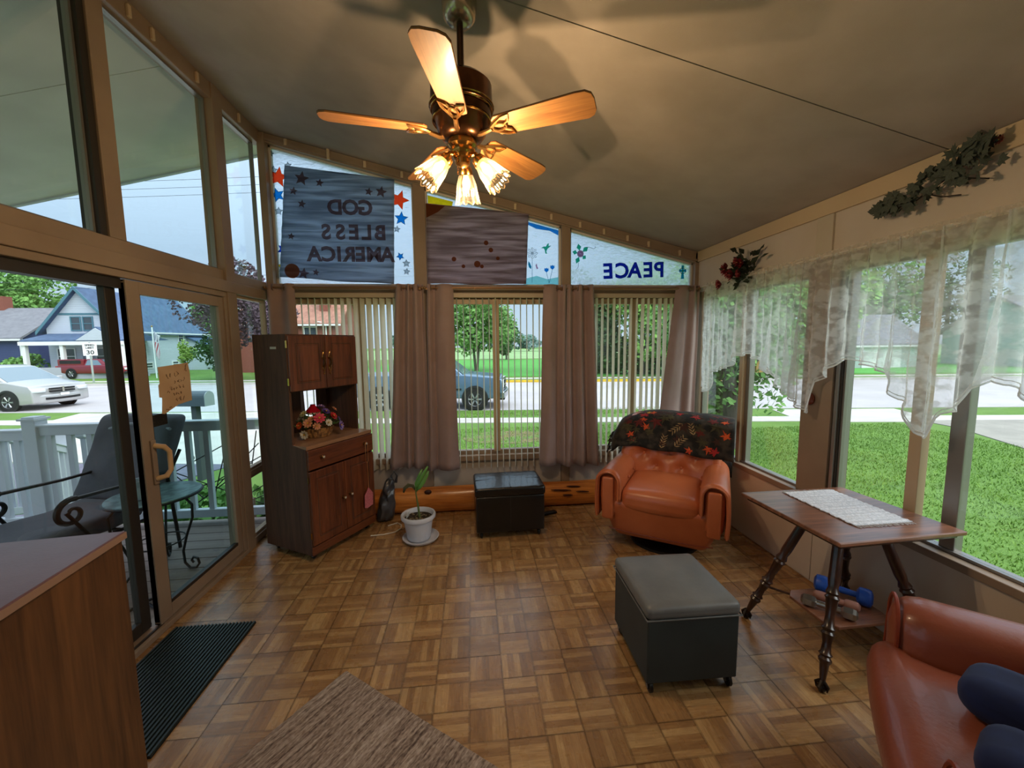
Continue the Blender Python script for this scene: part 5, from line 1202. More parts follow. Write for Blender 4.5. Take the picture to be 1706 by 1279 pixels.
for i, (x, y, r, h, z) in enumerate(((9.0, 29, 2.4, 3.6, 4.4), (12.2, 27.5, 2.8, 4.2, 4.6), (15.6, 26, 3.0, 4.6, 5.0), (19.5, 25, 3.2, 4.6, 5.2), (24, 25, 3.2, 4, 4.6))):
    tree(('first', 'second', 'third', 'fourth', 'fifth')[i]+' leafy tree from the left in the grove across the road', (x, y), r, h, z, ('dark', 'light', 'light', 'mid', 'light')[i], 4200, .36, 40+i, .16, group='grove across the road')
for i, (x, y) in enumerate(((8.2, 30.5), (11, 29.5), (13.8, 28.6), (16.8, 28), (20, 27.5))):
    tree(('first', 'second', 'third', 'fourth', 'fifth')[i]+' dark shrub from the left beneath the grove across the road', (x, y), 2.2, 1.9, 1.2, 'dark', 1600, .36, 60+i, name='shrub', cat='shrub', group='undergrowth of the grove', trunk_ok=False)
tree('broad-leaved tree with two grey trunks on the lawn outside the corner window', (5.88, 8.3), 1.9, 2.1, 2.7, 'mid', 8500, .15, 71, .17, 2, 40, .9, zmin=.2)
tree('leafy shrub at the foot of the twin-trunked tree', (5.42, 8.75), .55, 1.1, 1.0, 'light', 3000, .12, 72, name='shrub', cat='shrub', trunk_ok=False)
for i, (x, y, r, h, z, kd) in enumerate(((42, 37, 4.2, 4.2, 6.5, 'mid'), (63, 27, 4.5, 5, 7, 'mid'), (56, 42, 5.5, 5, 7.5, 'dark'), (34, 42, 4.6, 4.6, 6.5, 'dark'), (74, 33, 5, 5, 7.5, 'mid'))):
    tree(('tree over the pale garage beyond the lace curtain', 'tree beside the white house beyond the lace curtain', 'tall dark tree behind the white house to the right', 'dark tree behind the pale garage', 'tree at the far right beyond the white house')[i], (x, y), r, h, z, kd, 3000, .5, 80+i, .25)
tree('large green tree behind the blue house', (-48.5, 50), 4.2, 4.0, 7.8, 'mid', 4200, .45, 90, .3)
tree('green tree showing above the roof of the white house', (-33, 56), 3.6, 3.4, 6.6, 'mid', 1800, .5, 91, .25)
tree('dark purple-leaved tree right of the white house', (-16.6, 30), 2.9, 2.9, 5.4, 'purple', 6000, .24, 92, .16)
tree('dark green shrub under the purple-leaved tree', (-18.6, 31.5), 1.5, 1.6, 2.3, 'dark', 2200, .22, 93, name='shrub', cat='shrub', trunk_ok=False)
tree('dark tree in front of the brick house seen above the hutch', (-13.2, 28), 1.5, 2.2, 4.7, 'purple', 2600, .22, 94, .12)
tree('rounded green bush beside the blue house', (-35.6, 35.5), 1.5, 1.0, 1.0, 'mid', 1500, .25, 95, name='bush', cat='bush', trunk_ok=False)
tree('yellow-green shrub against the side of the white house', (-24.6, 36.8), .75, 1.1, 1.9, 'yellow', 900, .2, 96, .05, name='shrub', cat='shrub')
rr = random.Random(77)
for i in range(16):
    x = -22+i*6.6+rr.uniform(-1, 1)
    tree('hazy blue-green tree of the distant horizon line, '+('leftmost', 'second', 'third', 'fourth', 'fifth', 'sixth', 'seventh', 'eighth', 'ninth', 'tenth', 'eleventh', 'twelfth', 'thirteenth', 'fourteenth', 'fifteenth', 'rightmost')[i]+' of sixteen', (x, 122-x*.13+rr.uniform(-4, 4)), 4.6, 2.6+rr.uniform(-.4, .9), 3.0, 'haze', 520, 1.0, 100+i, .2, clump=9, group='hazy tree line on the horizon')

# ---- houses
def siding(name, a, b, sc=7):
    m, n, bb, out = new_mat(name); vec = coords(n)
    s = nd(n, 'SeparateXYZ'); n.links.new(vec, s.inputs[0]); mu = nd(n, 'Math', operation='MULTIPLY'); mu.inputs[1].default_value = sc; n.links.new(s.outputs[2], mu.inputs[0])
    fr = nd(n, 'Math', operation='FRACT'); n.links.new(mu.outputs[0], fr.inputs[0]); r = nd(n, 'ValToRGB'); r.color_ramp.elements[0].position = .0; r.color_ramp.elements[1].position = .18
    r.color_ramp.elements[0].color = lin(b); r.color_ramp.elements[1].color = lin(a); n.links.new(fr.outputs[0], r.inputs[0]); n.links.new(r.outputs[0], bb.inputs['Base Color']); bb.inputs['Roughness'].default_value = .7
    bp = nd(n, 'Bump', Strength=.6, Distance=.03); n.links.new(fr.outputs[0], bp.inputs['Height']); n.links.new(bp.outputs[0], bb.inputs['Normal']); return m
SW = siding('white_siding', '#c9cfdc', '#9aa2b2'); SB = siding('navy_siding', '#3c4776', '#2f385f'); SG = siding('grey_siding', '#b9c2c4', '#98a2a4')
RFB = mat('blue_grey_shingles', '#4f6484', .9, c2='#435673', scale=3, bump=.4, bscale=12); RFG = mat('grey_shingles', '#7d7d84', .9, c2='#6e6e76', scale=3, bump=.4, bscale=12); RFP = mat('salmon_tiles', '#a97a68', .9, c2='#8f6455', scale=3)
TEALT = mat('teal_trim', '#4d7686', .6); WIN = mat('dark_window_glass', '#3c4650', .1, spec=.8); BRK = mat('red_brick', '#8d5446', .9, c2='#7a4438', scale=14, bump=.3)
def hwindow(p, x, z, w_, h_, y, axis='y', tr=WHITE):
    def B(mb, a, b, c, d, e, f): return mb.box(a, b, e, f, c, d) if axis == 'y' else mb.box(e, f, a, b, c, d)
    s = -1 if axis == 'y' else 1
    mb = MB(); t = .09
    for a in ((x-w_/2-t, x-w_/2, z-h_/2-t, z+h_/2+t), (x+w_/2, x+w_/2+t, z-h_/2-t, z+h_/2+t), (x-w_/2, x+w_/2, z+h_/2, z+h_/2+t), (x-w_/2, x+w_/2, z-h_/2-t, z-h_/2), (x-w_/2, x+w_/2, z-.03, z+.03)): B(mb, a[0], a[1], a[2], a[3], y, y+s*.06)
    f = obj('window', mb, tr, p); obj('pane', B(MB(), x-w_/2, x+w_/2, z-h_/2, z+h_/2, y, y+s*.025), WIN, f); return f
def gable_house(label, x0, x1, y0, y1, ze, zp, ridge, wall, roof, over=.35, trim=WHITE, name='house'):
    cx, cy = (x0+x1)/2, (y0+y1)/2; t = thing(name, label, 'house', (cx, cy, G)); a, b, c, d = x0-cx, x1-cx, y0-cy, y1-cy; e_, p_ = ze-G, zp-G
    if ridge == 'y':
        obj('wall', MB().prism([(a, 0), (b, 0), (b, e_), (0, p_), (a, e_)], c, d), wall, t)
        sl = (p_-e_)/(b); o_ = over
        for s in (-1, 1):
            obj('roof', MB().prism([(0, p_+.02), (s*(b+o_), e_-sl*o_+.02), (s*(b+o_), e_-sl*o_+.2), (0, p_+.2)], c-o_, d+o_), roof, t)
            obj('barge_board', MB().prism([(0, p_-.08), (s*(b+o_), e_-sl*o_-.08), (s*(b+o_), e_-sl*o_+.21), (0, p_+.21)], c-o_-.06, c-o_), trim, t)
    else:
        obj('wall', MB().prism([(c, 0), (d, 0), (d, e_), (0, p_), (c, e_)], a, b, 'x'), wall, t)
        sl = (p_-e_)/(d); o_ = over
        for s in (-1, 1):
            obj('roof', MB().prism([(0, p_+.02), (s*(d+o_), e_-sl*o_+.02), (s*(d+o_), e_-sl*o_+.2), (0, p_+.2)], a-o_, b+o_, 'x'), roof, t)
        obj('gutter', MB().box(a-o_, b+o_, c-o_-.08, c-o_+.02, e_-sl*o_-.05, e_-sl*o_+.1), trim, t)
    return t
wh = gable_house('white two-storey gabled house with blue-grey roof across the road', -34.3, -28.9, 36, 46.5, 3.1, 6.25, 'y', SW, RFB, .4, TEALT)
cx, cy = -31.6, 41.25
obj('gable_band', MB().box(-1.75, 1.75, -5.29, -5.24, 5.05, 5.2), TEALT, wh)
for x in (-.45, .45): hwindow(wh, x, 4.35, .62, 1.0, -5.25, tr=TEALT)
hwindow(wh, -3.2, 2.0, .8, 1.3, 2.7, 'x'); hwindow(wh, 1.6, 3.3, .6, .8, 2.7, 'x'); hwindow(wh, -2.6, .75, .7, .4, 2.7, 'x'); hwindow(wh, .6, .75, .7, .4, 2.7, 'x')
obj('eave_board', MB().box(2.7, 3.12, -5.6, 5.6, 3.60, 3.72), WHITE, wh)
obj('chimney', MB().box(-.35, .35, -.6, .1, 6.3, 8.2).box(-.42, .42, -.68, .18, 8.2, 8.32), mat('pink_brick_chimney', '#b58a84', .9), wh)
obj('porch_roof', MB().prism([(-2.6, 3.0), (-5.25, 3.45), (-5.25, 3.55), (-7.4, 3.0), (-7.4, 2.85), (-5.25, 2.9)], -2.6, 4.6, 'x').prism([(1.2, 2.9), (4.4, 2.9), (2.8, 4.0)], -7.45, -5.2), RFB, wh)
obj('porch_gable', MB().prism([(1.35, 2.95), (4.25, 2.95), (2.8, 3.9)], -7.5, -7.44), SW, wh)
obj('porch_fascia', MB().box(-2.65, 4.65, -7.5, -7.38, 2.6, 2.88), WHITE, wh)
for x in (-2.4, .2, 2.0, 4.4): obj('porch_column', MB().box(x-.12, x+.12, -7.4, -7.16, .3, 2.65), WHITE, wh)
obj('porch_floor', MB().box(-2.7, 4.7, -7.5, -5.25, .0, .35).box(-2.7, 4.7, -7.5, -7.4, .35, .9), mat('porch_grey', '#a9aab6', .7), wh)
hwindow(wh, -1.4, 1.7, 1.2, 1.2, -5.25); hwindow(wh, 1.3, 1.7, .9, 1.2, -5.25); obj('front_door', MB().box(-.2, .5, -5.3, -5.25, .35, 2.4), mat('door_grey', '#84869a', .6), wh)
an = obj('annex', MB().prism([(2.7, 0), (4.2, 0), (4.2, 2.5), (2.7, 3.2)], 2.6, 5.6), SW, wh); obj('annex_roof', MB().prism([(2.7, 3.3), (4.5, 2.5), (4.5, 2.62), (2.7, 3.45)], 2.3, 5.9), RFB, wh); hwindow(wh, 4.2, 1.5, .7, 1.1, 4.2, 'x')
bh = gable_house('navy blue house with grey shingle roof at the far left across the road', -52, -38.3, 38, 46, 2.5, 5.1, 'x', SB, RFG, .4)
hwindow(bh, 3.6, 2.4, .9, 1.3, -4.0); hwindow(bh, -2, 2.4, .9, 1.3, -4.0); obj('chimney', MB().box(1.3, 2.2, -.4, .4, 5.6, 7.2), BRK, bh)
obj('corner_board', MB().box(6.78, 6.95, -4.06, -3.9, 0, 3.4), WHITE, bh)
kh = gable_house('red brick house with salmon roof seen over the hutch', -21, -12.2, 38, 46, 3.6, 6.2, 'x', BRK, RFP, .4)
obj('chimney', MB().box(2.4, 3.2, -2.6, -1.8, 4.5, 8.2), BRK, kh); hwindow(kh, 2.0, 3.3, 1.0, 1.4, -4.0); hwindow(kh, -1.6, 3.3, 1.0, 1.4, -4.0)
obj('drainpipe', MB().tube([(3.4, -4.1, .2), (3.4, -4.1, 4.4), (2.8, -4.4, 4.5)], .06, 6), WHITE, kh)
rh = gable_house('white single-storey house far right beyond the lace curtain', 45, 58, 26, 34, 2.2, 5.0, 'x', SG, RFG, .4)
hwindow(rh, -2.5, 2.0, 1.1, 1.1, -4.0); hwindow(rh, 2.5, 2.0, 1.1, 1.1, -4.0)
gh = gable_house('pale garage across the road beyond the lace curtain', 31, 38, 30, 36, 1.2, 3.6, 'x', SG, RFG, .3)
obj('garage_door', MB().box(-2.2, 1.4, -3.05, -3.0, 0, 1.9), WHITE, gh)

# ---- vehicles: x forward along the road, z up from the tyres
TYRE = mat('tyre_rubber', '#17171a', .8); RIM = mat('alloy_rim', '#b8bcc2', .3, metal=.8); HL = mat('headlamp_lens', '#d8dde2', .1, coat=.6); BLK = mat('black_trim', '#131416', .5)
CGL = mat('car_glass', '#5f7482', .08, spec=1.0, coat=.5)
def wheel(p, x, y, r, s):
    o = obj('wheel', MB().at((x, y, r), (R(90), 0, 0)).lathe([(r*.62, -.11), (r*.92, -.11), (r, -.08), (r, .08), (r*.92, .11), (r*.62, .11)], 28), TYRE, p, smooth=True)
    mb = MB().at((x, y-s*0, r), (R(90), 0, 0)); mb.lathe([(0, s*.07), (r*.2, s*.075), (r*.22, s*.09), (.0, s*.095)], 16, cap=False).lathe([(r*.5, s*.06), (r*.64, s*.115), (r*.60, s*.10)], 24, cap=False)
    for k in range(6):
        a = TAU*k/6; mb.tube([(r*.12*math.cos(a), r*.12*math.sin(a), s*.085), (r*.62*math.cos(a), r*.62*math.sin(a), s*.10)], [r*.09, r*.11], 6)
    obj('rim', mb, RIM, o, smooth=True)
    obj('brake_disc', MB().at((x, y, r), (R(90), 0, 0)).lathe([(0, s*.03), (r*.6, s*.03), (r*.6, s*.04), (0, s*.04)], 20), BLK, o)
def vehicle(name, label, cat, loc, rz, body, cabin, wd, wheels, wr_, paint, wins, front, top_in=.16):
    t = thing(name, label, cat, loc, rz); h_ = wd/2
    # wheel arches cut as notches in the lower outline
    obj('body', MB().prism(body, -h_, h_), paint, t, bevel=.05, seg=3, smooth=True, ang=50)
    n_ = len(cabin); zs = [p[1] for p in cabin]; z0_, z1_ = min(zs), max(zs)
    vs = [(p[0], s*(h_-.03-top_in*(p[1]-z0_)/(z1_-z0_)), p[1]) for s in (-1, 1) for p in cabin]
    mb = MB().add(vs, [tuple(range(n_)), tuple(range(2*n_-1, n_-1, -1))]+[(i, i+n_, (i+1) % n_+n_, (i+1) % n_) for i in range(n_)])
    cb = obj('cabin', mb, paint, t, bevel=.04, seg=3, smooth=True, ang=50)
    for wpoly in wins:
        for s in (-1, 1):
            vs = []
            for off in (0, .012):
                vs += [(p[0], s*(h_-.03-top_in*(p[1]-z0_)/(z1_-z0_)+off-.002), p[1]) for p in wpoly]
            k = len(wpoly); obj('side_window', MB().add(vs, [tuple(range(k)), tuple(range(2*k-1, k-1, -1))]+[(i, i+k, (i+1) % k+k, (i+1) % k) for i in range(k)]), CGL, cb)
    for x in wheels:
        for s in (-1, 1):
            wheel(t, x, s*(h_-.10), wr_, -s if False else (1 if s < 0 else -1))
            obj('wheel_arch', MB().at((x, s*(h_+.004), wr_+.02), (R(90), 0, 0)).lathe([(wr_*1.02, -.02), (wr_*1.22, -.012), (wr_*1.24, .012), (wr_*1.02, .02)], 28, cap=False), BLK, t, smooth=True)
            obj('wheel_well', MB().at((x, s*(h_-.02), wr_), (R(90), 0, 0)).lathe([(0, -.024), (wr_*1.15, -.024), (wr_*1.15, .024), (0, .024)], 24, cap=False), BLK, t)
    front(t, h_, cb, top_in, z0_, z1_)
    return t
SIL = mat('silver_paint', '#b4b2b3', .3, metal=.35, coat=.6); BLP = mat('blue_grey_paint', '#5b7690', .3, metal=.35, coat=.6); REDP = mat('dark_red_paint', '#7c1a2a', .35, metal=.2, coat=.6)
def screen(cb, pa, pb, h_, ti, z0_, z1_, ins=.08, nm='windscreen', off=.012):
    ya = lambda z: h_-.03-ti*(z-z0_)/(z1_-z0_)-ins
    nx, nz_ = (pb[1]-pa[1]), -(pb[0]-pa[0]); L_ = math.hypot(nx, nz_); nx, nz_ = nx/L_*off, nz_/L_*off
    vs = [(pa[0]+nx*k, s*ya(pa[1]), pa[1]+nz_*k) for k in (0, 1) for s in (-1, 1)]+[(pb[0]+nx*k, s*ya(pb[1]), pb[1]+nz_*k) for k in (0, 1) for s in (-1, 1)]
    obj(nm, MB().add(vs, [(0, 1, 5, 4), (2, 6, 7, 3), (0, 2, 3, 1), (4, 5, 7, 6), (0, 4, 6, 2), (1, 3, 7, 5)]), CGL, cb)
def van_front(t, h_, cb, ti, z0_, z1_):
    screen(cb, (-1.02, 1.10), (-1.95, 1.62), h_, ti, z0_, z1_)
    obj('hood', MB().rbox((-.55, 0, .98), (.95, h_*1.9, .16), .07, 6, lambda p: (p[0], p[1], p[2]-.22*(p[0])+(-.05*(p[1]/h_)**2))), SIL, t, smooth=True)
    for z in (.70, .80): obj('grille', MB().box(-.02, .075, -.42, -.03, z-.035, z+.03).box(-.02, .075, .03, .42, z-.035, z+.03), BLK, t, bevel=.01)
    obj('grille_cross', MB().box(.0, .08, -.035, .035, .66, .86).box(.0, .08, -.44, .44, .745, .76), CHROME, t, bevel=.006)
    for s in (-1, 1): obj('headlamp', MB().rbox((-.06, s*(h_-.22), .76), (.26, .42, .16), .05, 4, lambda p: (p[0]-.35*abs(p[1]+0)*0-.4*max(0, s*p[1]), p[1], p[2])), HL, t, smooth=True)
    obj('bumper', MB().rbox((-.02, 0, .42), (.26, h_*1.96, .36), .09, 6, lambda p: (p[0]-.18*(p[1]/h_)**2, p[1], p[2])), SIL, t, smooth=True)
    obj('air_intake', MB().rbox((.09, 0, .42), (.06, 1.2, .09), .02, 6, lambda p: (p[0]-.14*(p[1]/h_)**2, p[1], p[2]+.03*(p[1]/h_)**2)), BLK, t, smooth=True)
    obj('number_plate', MB().box(.11, .13, -.15, .15, .52, .62), WHITE, t)
    for s in (-1, 1): obj('side_mirror', MB().rbox((-1.35, s*(h_+.10), 1.13), (.14, .22, .16), .05, 3), SIL, t, smooth=True)
VB = [(0, .28), (.0, .55), (-.02, .80), (-.12, .94), (-1.0, 1.10), (-2.0, 1.14), (-5.05, 1.14), (-5.12, .6), (-5.05, .30), (-4.6, .24), (-.5, .22)]
VC = [(-.98, 1.07), (-1.98, 1.64), (-2.4, 1.72), (-4.6, 1.70), (-4.95, 1.60), (-5.10, 1.07)]
vehicle('minivan', 'silver minivan parked at the roadside at the far left', 'car', (-16.35, 17.45, G+.012), R(-7), VB, VC, 1.98, (-.95, -4.05), .35, SIL,
        [[(-1.45, 1.15), (-2.05, 1.56), (-2.5, 1.60), (-2.5, 1.15)], [(-2.6, 1.15), (-2.6, 1.60), (-3.6, 1.60), (-3.6, 1.15)], [(-3.7, 1.15), (-3.7, 1.60), (-4.7, 1.55), (-4.9, 1.15)]], van_front)
def truck_front(t, h_, cb, ti, z0_, z1_):
    screen(cb, (-1.42, 1.26), (-2.08, 1.80), h_, ti, z0_, z1_)
    obj('hood', MB().rbox((-.78, 0, 1.14), (1.4, h_*1.8, .16), .06, 6, lambda p: (p[0], p[1], p[2]-.07*p[0])), BLP, t, smooth=True)
    obj('grille', MB().box(-.04, .045, -.55, .55, .74, 1.06), BLK, t, bevel=.01); obj('grille_bar', MB().box(-.02, .06, -.58, .58, .87, .92).box(-.02, .055, -.58, .58, 1.05, 1.08), CHROME, t)
    for s in (-1, 1): obj('headlamp', MB().rbox((-.10, s*(h_-.19), .93), (.24, .34, .30), .04, 4), HL, t, smooth=True)
    obj('bumper', MB().rbox((.02, 0, .54), (.24, h_*2.0, .26), .06, 6, lambda p: (p[0]-.10*(p[1]/h_)**2, p[1], p[2])), mat('chrome_bumper', '#a9adb2', .2, metal=.9), t, smooth=True)
    obj('skirt', MB().rbox((-.05, 0, .40), (.2, h_*1.8, .12), .04, 4), BLK, t)
    for s in (-1, 1):
        obj('side_mirror', MB().rbox((-1.75, s*(h_+.13), 1.34), (.12, .22, .22), .04, 3), BLK, t, smooth=True)
        obj('door_handle', MB().box(-2.75, -2.6, s*h_, s*(h_+.03), 1.08, 1.11), BLK, t)
        obj('door_seam', MB().box(-1.66, -1.65, s*h_, s*(h_+.003), .5, 1.25).box(-3.0, -2.99, s*h_, s*(h_+.003), .5, 1.25), BLK, t)
        obj('side_moulding', MB().box(-3.3, -1.5, s*h_, s*(h_+.02), .72, .78), BLK, t)
TB = [(0, .42), (0, .80), (-.06, 1.10), (-.3, 1.18), (-1.4, 1.27), (-5.55, 1.27), (-5.6, .6), (-5.5, .48), (-4.9, .45), (-.5, .40)]
TC = [(-1.40, 1.22), (-2.10, 1.82), (-2.4, 1.86), (-3.35, 1.85), (-3.6, 1.22)]
vehicle('pickup_truck', 'blue-grey pickup truck parked on the road behind the middle window', 'truck', (1.20, 15.0, G+.012), R(-7), TB, TC, 1.98, (-1.02, -4.45), .385, BLP,
        [[(-1.85, 1.30), (-2.3, 1.74), (-2.75, 1.76), (-2.75, 1.30)], [(-2.85, 1.30), (-2.85, 1.76), (-3.25, 1.75), (-3.4, 1.30)]], truck_front)
def red_front(t, h_, cb, ti, z0_, z1_):
    screen(cb, (-1.35, .98), (-1.95, 1.42), h_, ti, z0_, z1_)
    obj('bumper', MB().rbox((.0, 0, .42), (.2, h_*2, .2), .05, 4), BLK, t); obj('grille', MB().box(-.02, .03, -.5, .5, .58, .8), BLK, t)
    for s in (-1, 1): obj('headlamp', MB().rbox((-.06, s*(h_-.15), .70), (.16, .26, .18), .04, 3), HL, t)
    obj('cap_shell', MB().rbox((-4.15, 0, 1.18), (2.0, h_*1.84, .56), .06, 6), REDP, t, smooth=True)
    for s in (-1, 1): obj('cap_window', MB().box(-4.95, -3.35, s*(h_*.92), s*(h_*.92+.012), 1.12, 1.38), BLK, t); obj('tail_lamp', MB().box(-5.24, -5.1, s*(h_-.1), s*(h_+.01), .72, .95), mat('tail_red', '#a33030', .3) if 'tail_red' not in bpy.data.materials else bpy.data.materials['tail_red'], t)
RB = [(0, .38), (0, .72), (-.1, .86), (-1.3, .98), (-5.15, .98), (-5.2, .45), (-4.6, .36), (-.5, .34)]
RC = [(-1.3, .94), (-2.0, 1.46), (-3.0, 1.47), (-3.15, .94)]
vehicle('red_pickup', 'dark red pickup truck with a canopy parked before the white house', 'truck', (-26.6, 34.2, G+.05), R(-5), RB, RC, 1.75, (-.95, -4.1), .34, REDP,
        [[(-1.75, 1.0), (-2.15, 1.38), (-2.9, 1.4), (-3.0, 1.0)]], red_front)

# ---- speed sign, flagpole, wires, mailbox, birdhouse
sg = thing('speed_sign', 'white speed limit sign on a post at the far roadside', 'road sign', (-25.7, 29.6, G), R(35))
obj('post', MB().box(-.05, .05, -.02, .02, -.1, 2.75), mat('galvanised_post', '#9aa3a0', .5), sg)
obj('sign_plate', MB().box(-.34, .34, -.035, -.02, 1.85, 2.7), WHITE, sg, bevel=.01)
for txt, z, s_ in (('SPEED', 2.5, .17), ('LIMIT', 2.32, .17), ('30', 1.95, .38)):
    mb = text_mesh(txt, s_, .003, .006); mb.v = [(p[0], -.038-p[2], z+p[1]) for p in mb.v]; obj('lettering', mb, BLK, sg)
fp = thing('flagpole', 'white flagpole with limp striped flag on the lawn of the white house', 'flagpole', (-24.2, 33, G))
obj('pole', MB().tube([(0, 0, -.1), (0, 0, 3.9)], .045, 8), WHITE, fp); obj('pole_ball', MB().ball((0, 0, 3.95), .07, 8), BRASS, fp)
def flagf(u, v): return (.08+.42*u*(1-.35*(1-v))+.05*math.sin(v*8+u*5), .06*math.sin(u*9+v*4), 3.6-1.9*(1-v)*1.0-.35*u)
fl = obj('flag', MB().grid(8, 20, flagf), mat('flag_white', '#c9c4cc', .8), fp, smooth=True, solid=.01)
for k in range(5): obj('red_stripe', MB().grid(2, 16, lambda u, v, k=k: Vector(flagf(.08+k*.2+u*.08, v*.62))+Vector((0, -.012, 0))), mat('flag_red', '#a8323c', .8) if 'flag_red' not in bpy.data.materials else bpy.data.materials['flag_red'], fl)
obj('canton', MB().grid(4, 4, lambda u, v: Vector(flagf(u*.8, .66+v*.33))+Vector((0, -.012, 0))), mat('flag_navy', '#2a3560', .8), fl)
for i, (z, x0, x1) in enumerate(((6.7, -70, -2), (6.2, -70, -2), (13.2, -60, 0), (12.7, -60, 0), (12.2, -60, 0))):
    pts = [(x0+(x1-x0)*k/16, 27.5-.126*(x0+(x1-x0)*k/16), z-1.2*(1-((k-8)/8)**2)*.5) for k in range(17)]
    mb = MB(); o0 = Vector(pts[0]); mb.tube([Vector(p)-o0 for p in pts], .012, 5)
    obj('utility_wire', mb, BLK, None, loc=o0, label=('lowest-hung overhead wire pair, upper one, above the white house', 'lowest overhead wire, just above the white house roof', 'topmost overhead wire, high in the sky', 'middle one of the three high overhead wires', 'lowest of the three high overhead wires')[i], cat='wire', group='overhead wires')
mbx = thing('mailbox', 'grey metal mailbox on a post beyond the deck rail', 'mailbox', (-4.62, 7.05, G+.22), R(80))
obj('post', MB().box(-.045, .045, -.045, .045, -.1, 1.18), mat('mailbox_post', '#4b4d50', .7), mbx)
arc = [(-.10, 0), (.10, 0), (.10, .15)]+[(.10*math.cos(a), .15+.10*math.sin(a)) for a in [PI*i/10 for i in range(1, 10)]]+[(-.10, .15)]
obj('box', MB().prism([(x, z+1.18) for x, z in arc], -.25, .25), mat('mailbox_grey', '#565d66', .5, metal=.3), mbx, bevel=.006)
obj('box_door', MB().prism([(x*.97, z*.97+1.183) for x, z in arc], -.262, -.25), mat('mailbox_door', '#a8acae', .4, metal=.3), mbx)
bhs = thing('birdhouse', 'small wooden birdhouse hanging at the twin-trunked tree', 'birdhouse', (6.02, 7.9, .86), R(20))
obj('box', MB().prism([(-.11, 0), (.11, 0), (.11, .22), (0, .31), (-.11, .22)], -.09, .09), mat('birdhouse_wood', '#c9a062', .7), bhs)
obj('roof', MB().prism([(0, .33), (.16, .20), (.16, .22), (0, .355)], -.12, .12).prism([(0, .33), (-.16, .20), (-.16, .22), (0, .355)], -.12, .12), mat('birdhouse_roof', '#5b6a66', .7), bhs)
obj('entrance', MB().at((0, -.092, .16), (R(90), 0, 0)).lathe([(0, 0), (.025, 0), (.025, .003), (0, .003)], 12), BLK, bhs)
obj('hanger', MB().tube([(0, 0, .35), (0, .02, 1.3)], .004, 5), BLK, bhs)

# ---- deck, railing and what stands on the deck
DZ = -.12
dk = obj('deck', MB().box(-5.4, XL-.1, .5, 3.95, DZ-.22, DZ-.03), mat('deck_frame', '#4a4440', .9), kind='structure')
DB = mat('weathered_deck_board', '#8a7a74', .8, c2='#7a6b66', scale=3, stretch=(.3, 6, 6), bump=.2, rnd=.08)
b0 = None
for i in range(23):
    if b0 is None: b0 = obj('board', MB().box(-5.4, XL-.101, 0, .138, DZ-.03, DZ), DB, dk, bevel=.003); o = b0
    else: o = b0.copy(); COL.objects.link(o)
    o.location = (0, .55+i*.147, 0)
RLW = mat('white_rail_vinyl', '#c7ccd4', .5)
def railing(label, p0, p1, zt0, zt1, zb0, zb1, n_, posts):
    p0, p1 = Vector(p0), Vector(p1); d = p1-p0; L_ = d.length; a = math.atan2(d.y, d.x)
    t = thing('deck_railing', label, 'railing', (p0.x, p0.y, 0), a)
    P = lambda x, z0, z1, h2, dz: [(0, z0), (L_, z1)]
    def rail(z0, z1, hh, ww, nm):
        mb = MB().add([(0, -ww, z0-hh), (0, ww, z0-hh), (0, ww, z0), (0, -ww, z0), (L_, -ww, z1-hh), (L_, ww, z1-hh), (L_, ww, z1), (L_, -ww, z1)], [(0, 1, 2, 3), (7, 6, 5, 4), (0, 4, 5, 1), (1, 5, 6, 2), (2, 6, 7, 3), (3, 7, 4, 0)])
        obj(nm, mb, RLW, t, bevel=.004)
    rail(zt0, zt1, .085, .03, 'top_rail'); rail(zt0+.012, zt1+.012, .018, .045, 'cap_rail'); rail(zb0, zb1, .075, .028, 'bottom_rail')
    for i in range(n_):
        f = (i+.7)/(n_+.4); x = L_*f; zb = zb0+(zb1-zb0)*f; zt_ = zt0+(zt1-zt0)*f
        obj('baluster', MB().box(x-.022, x+.022, -.018, .018, zb-.01, zt_-.08), RLW, t)
    for x, z0, z1 in posts:
        q = obj('rail_post', MB().box(x-.055, x+.055, -.055, .055, z0, z1), RLW, t, bevel=.004)
        obj('post_cap', MB().box(x-.07, x+.07, -.07, .07, z1, z1+.018).box(x-.05, x+.05, -.05, .05, z1+.018, z1+.03), RLW, q)
    return t
railing('white deck railing running along the far edge of the deck', (-3.88, 3.87), (-1.86, 3.87), .845, .845, .01, .01, 12, [(0, G, .90), (2.0, DZ, .86)])
railing('white deck railing left of the square post', (-5.38, 3.90), (-3.95, 3.90), .80, .80, .0, .0, 9, [])
railing('white stair railing beyond the deck edge', (-4.4, 4.0), (-5.3, 5.6), .80, .25, .05, -.5, 10, [(1.83, G, .45)])
railing('white railing on the far side of the deck stairs', (-3.7, 4.05), (-4.6, 5.65), .78, .22, .03, -.5, 10, [])

CUS = mat('charcoal_cushion', '#55535a', .85, c2='#4b4950', scale=5, bump=.2, bscale=60); CUS2 = mat('cushion_top_light', '#8d9097', .8, c2='#7c7f88', scale=4)
IR = mat('wrought_iron', '#191817', .45, metal=.4)
cl = thing('patio_chaise', 'wrought iron patio chaise with grey cushions on the deck', 'lounge chair', (-2.86, 2.98, DZ+.0), R(-14))
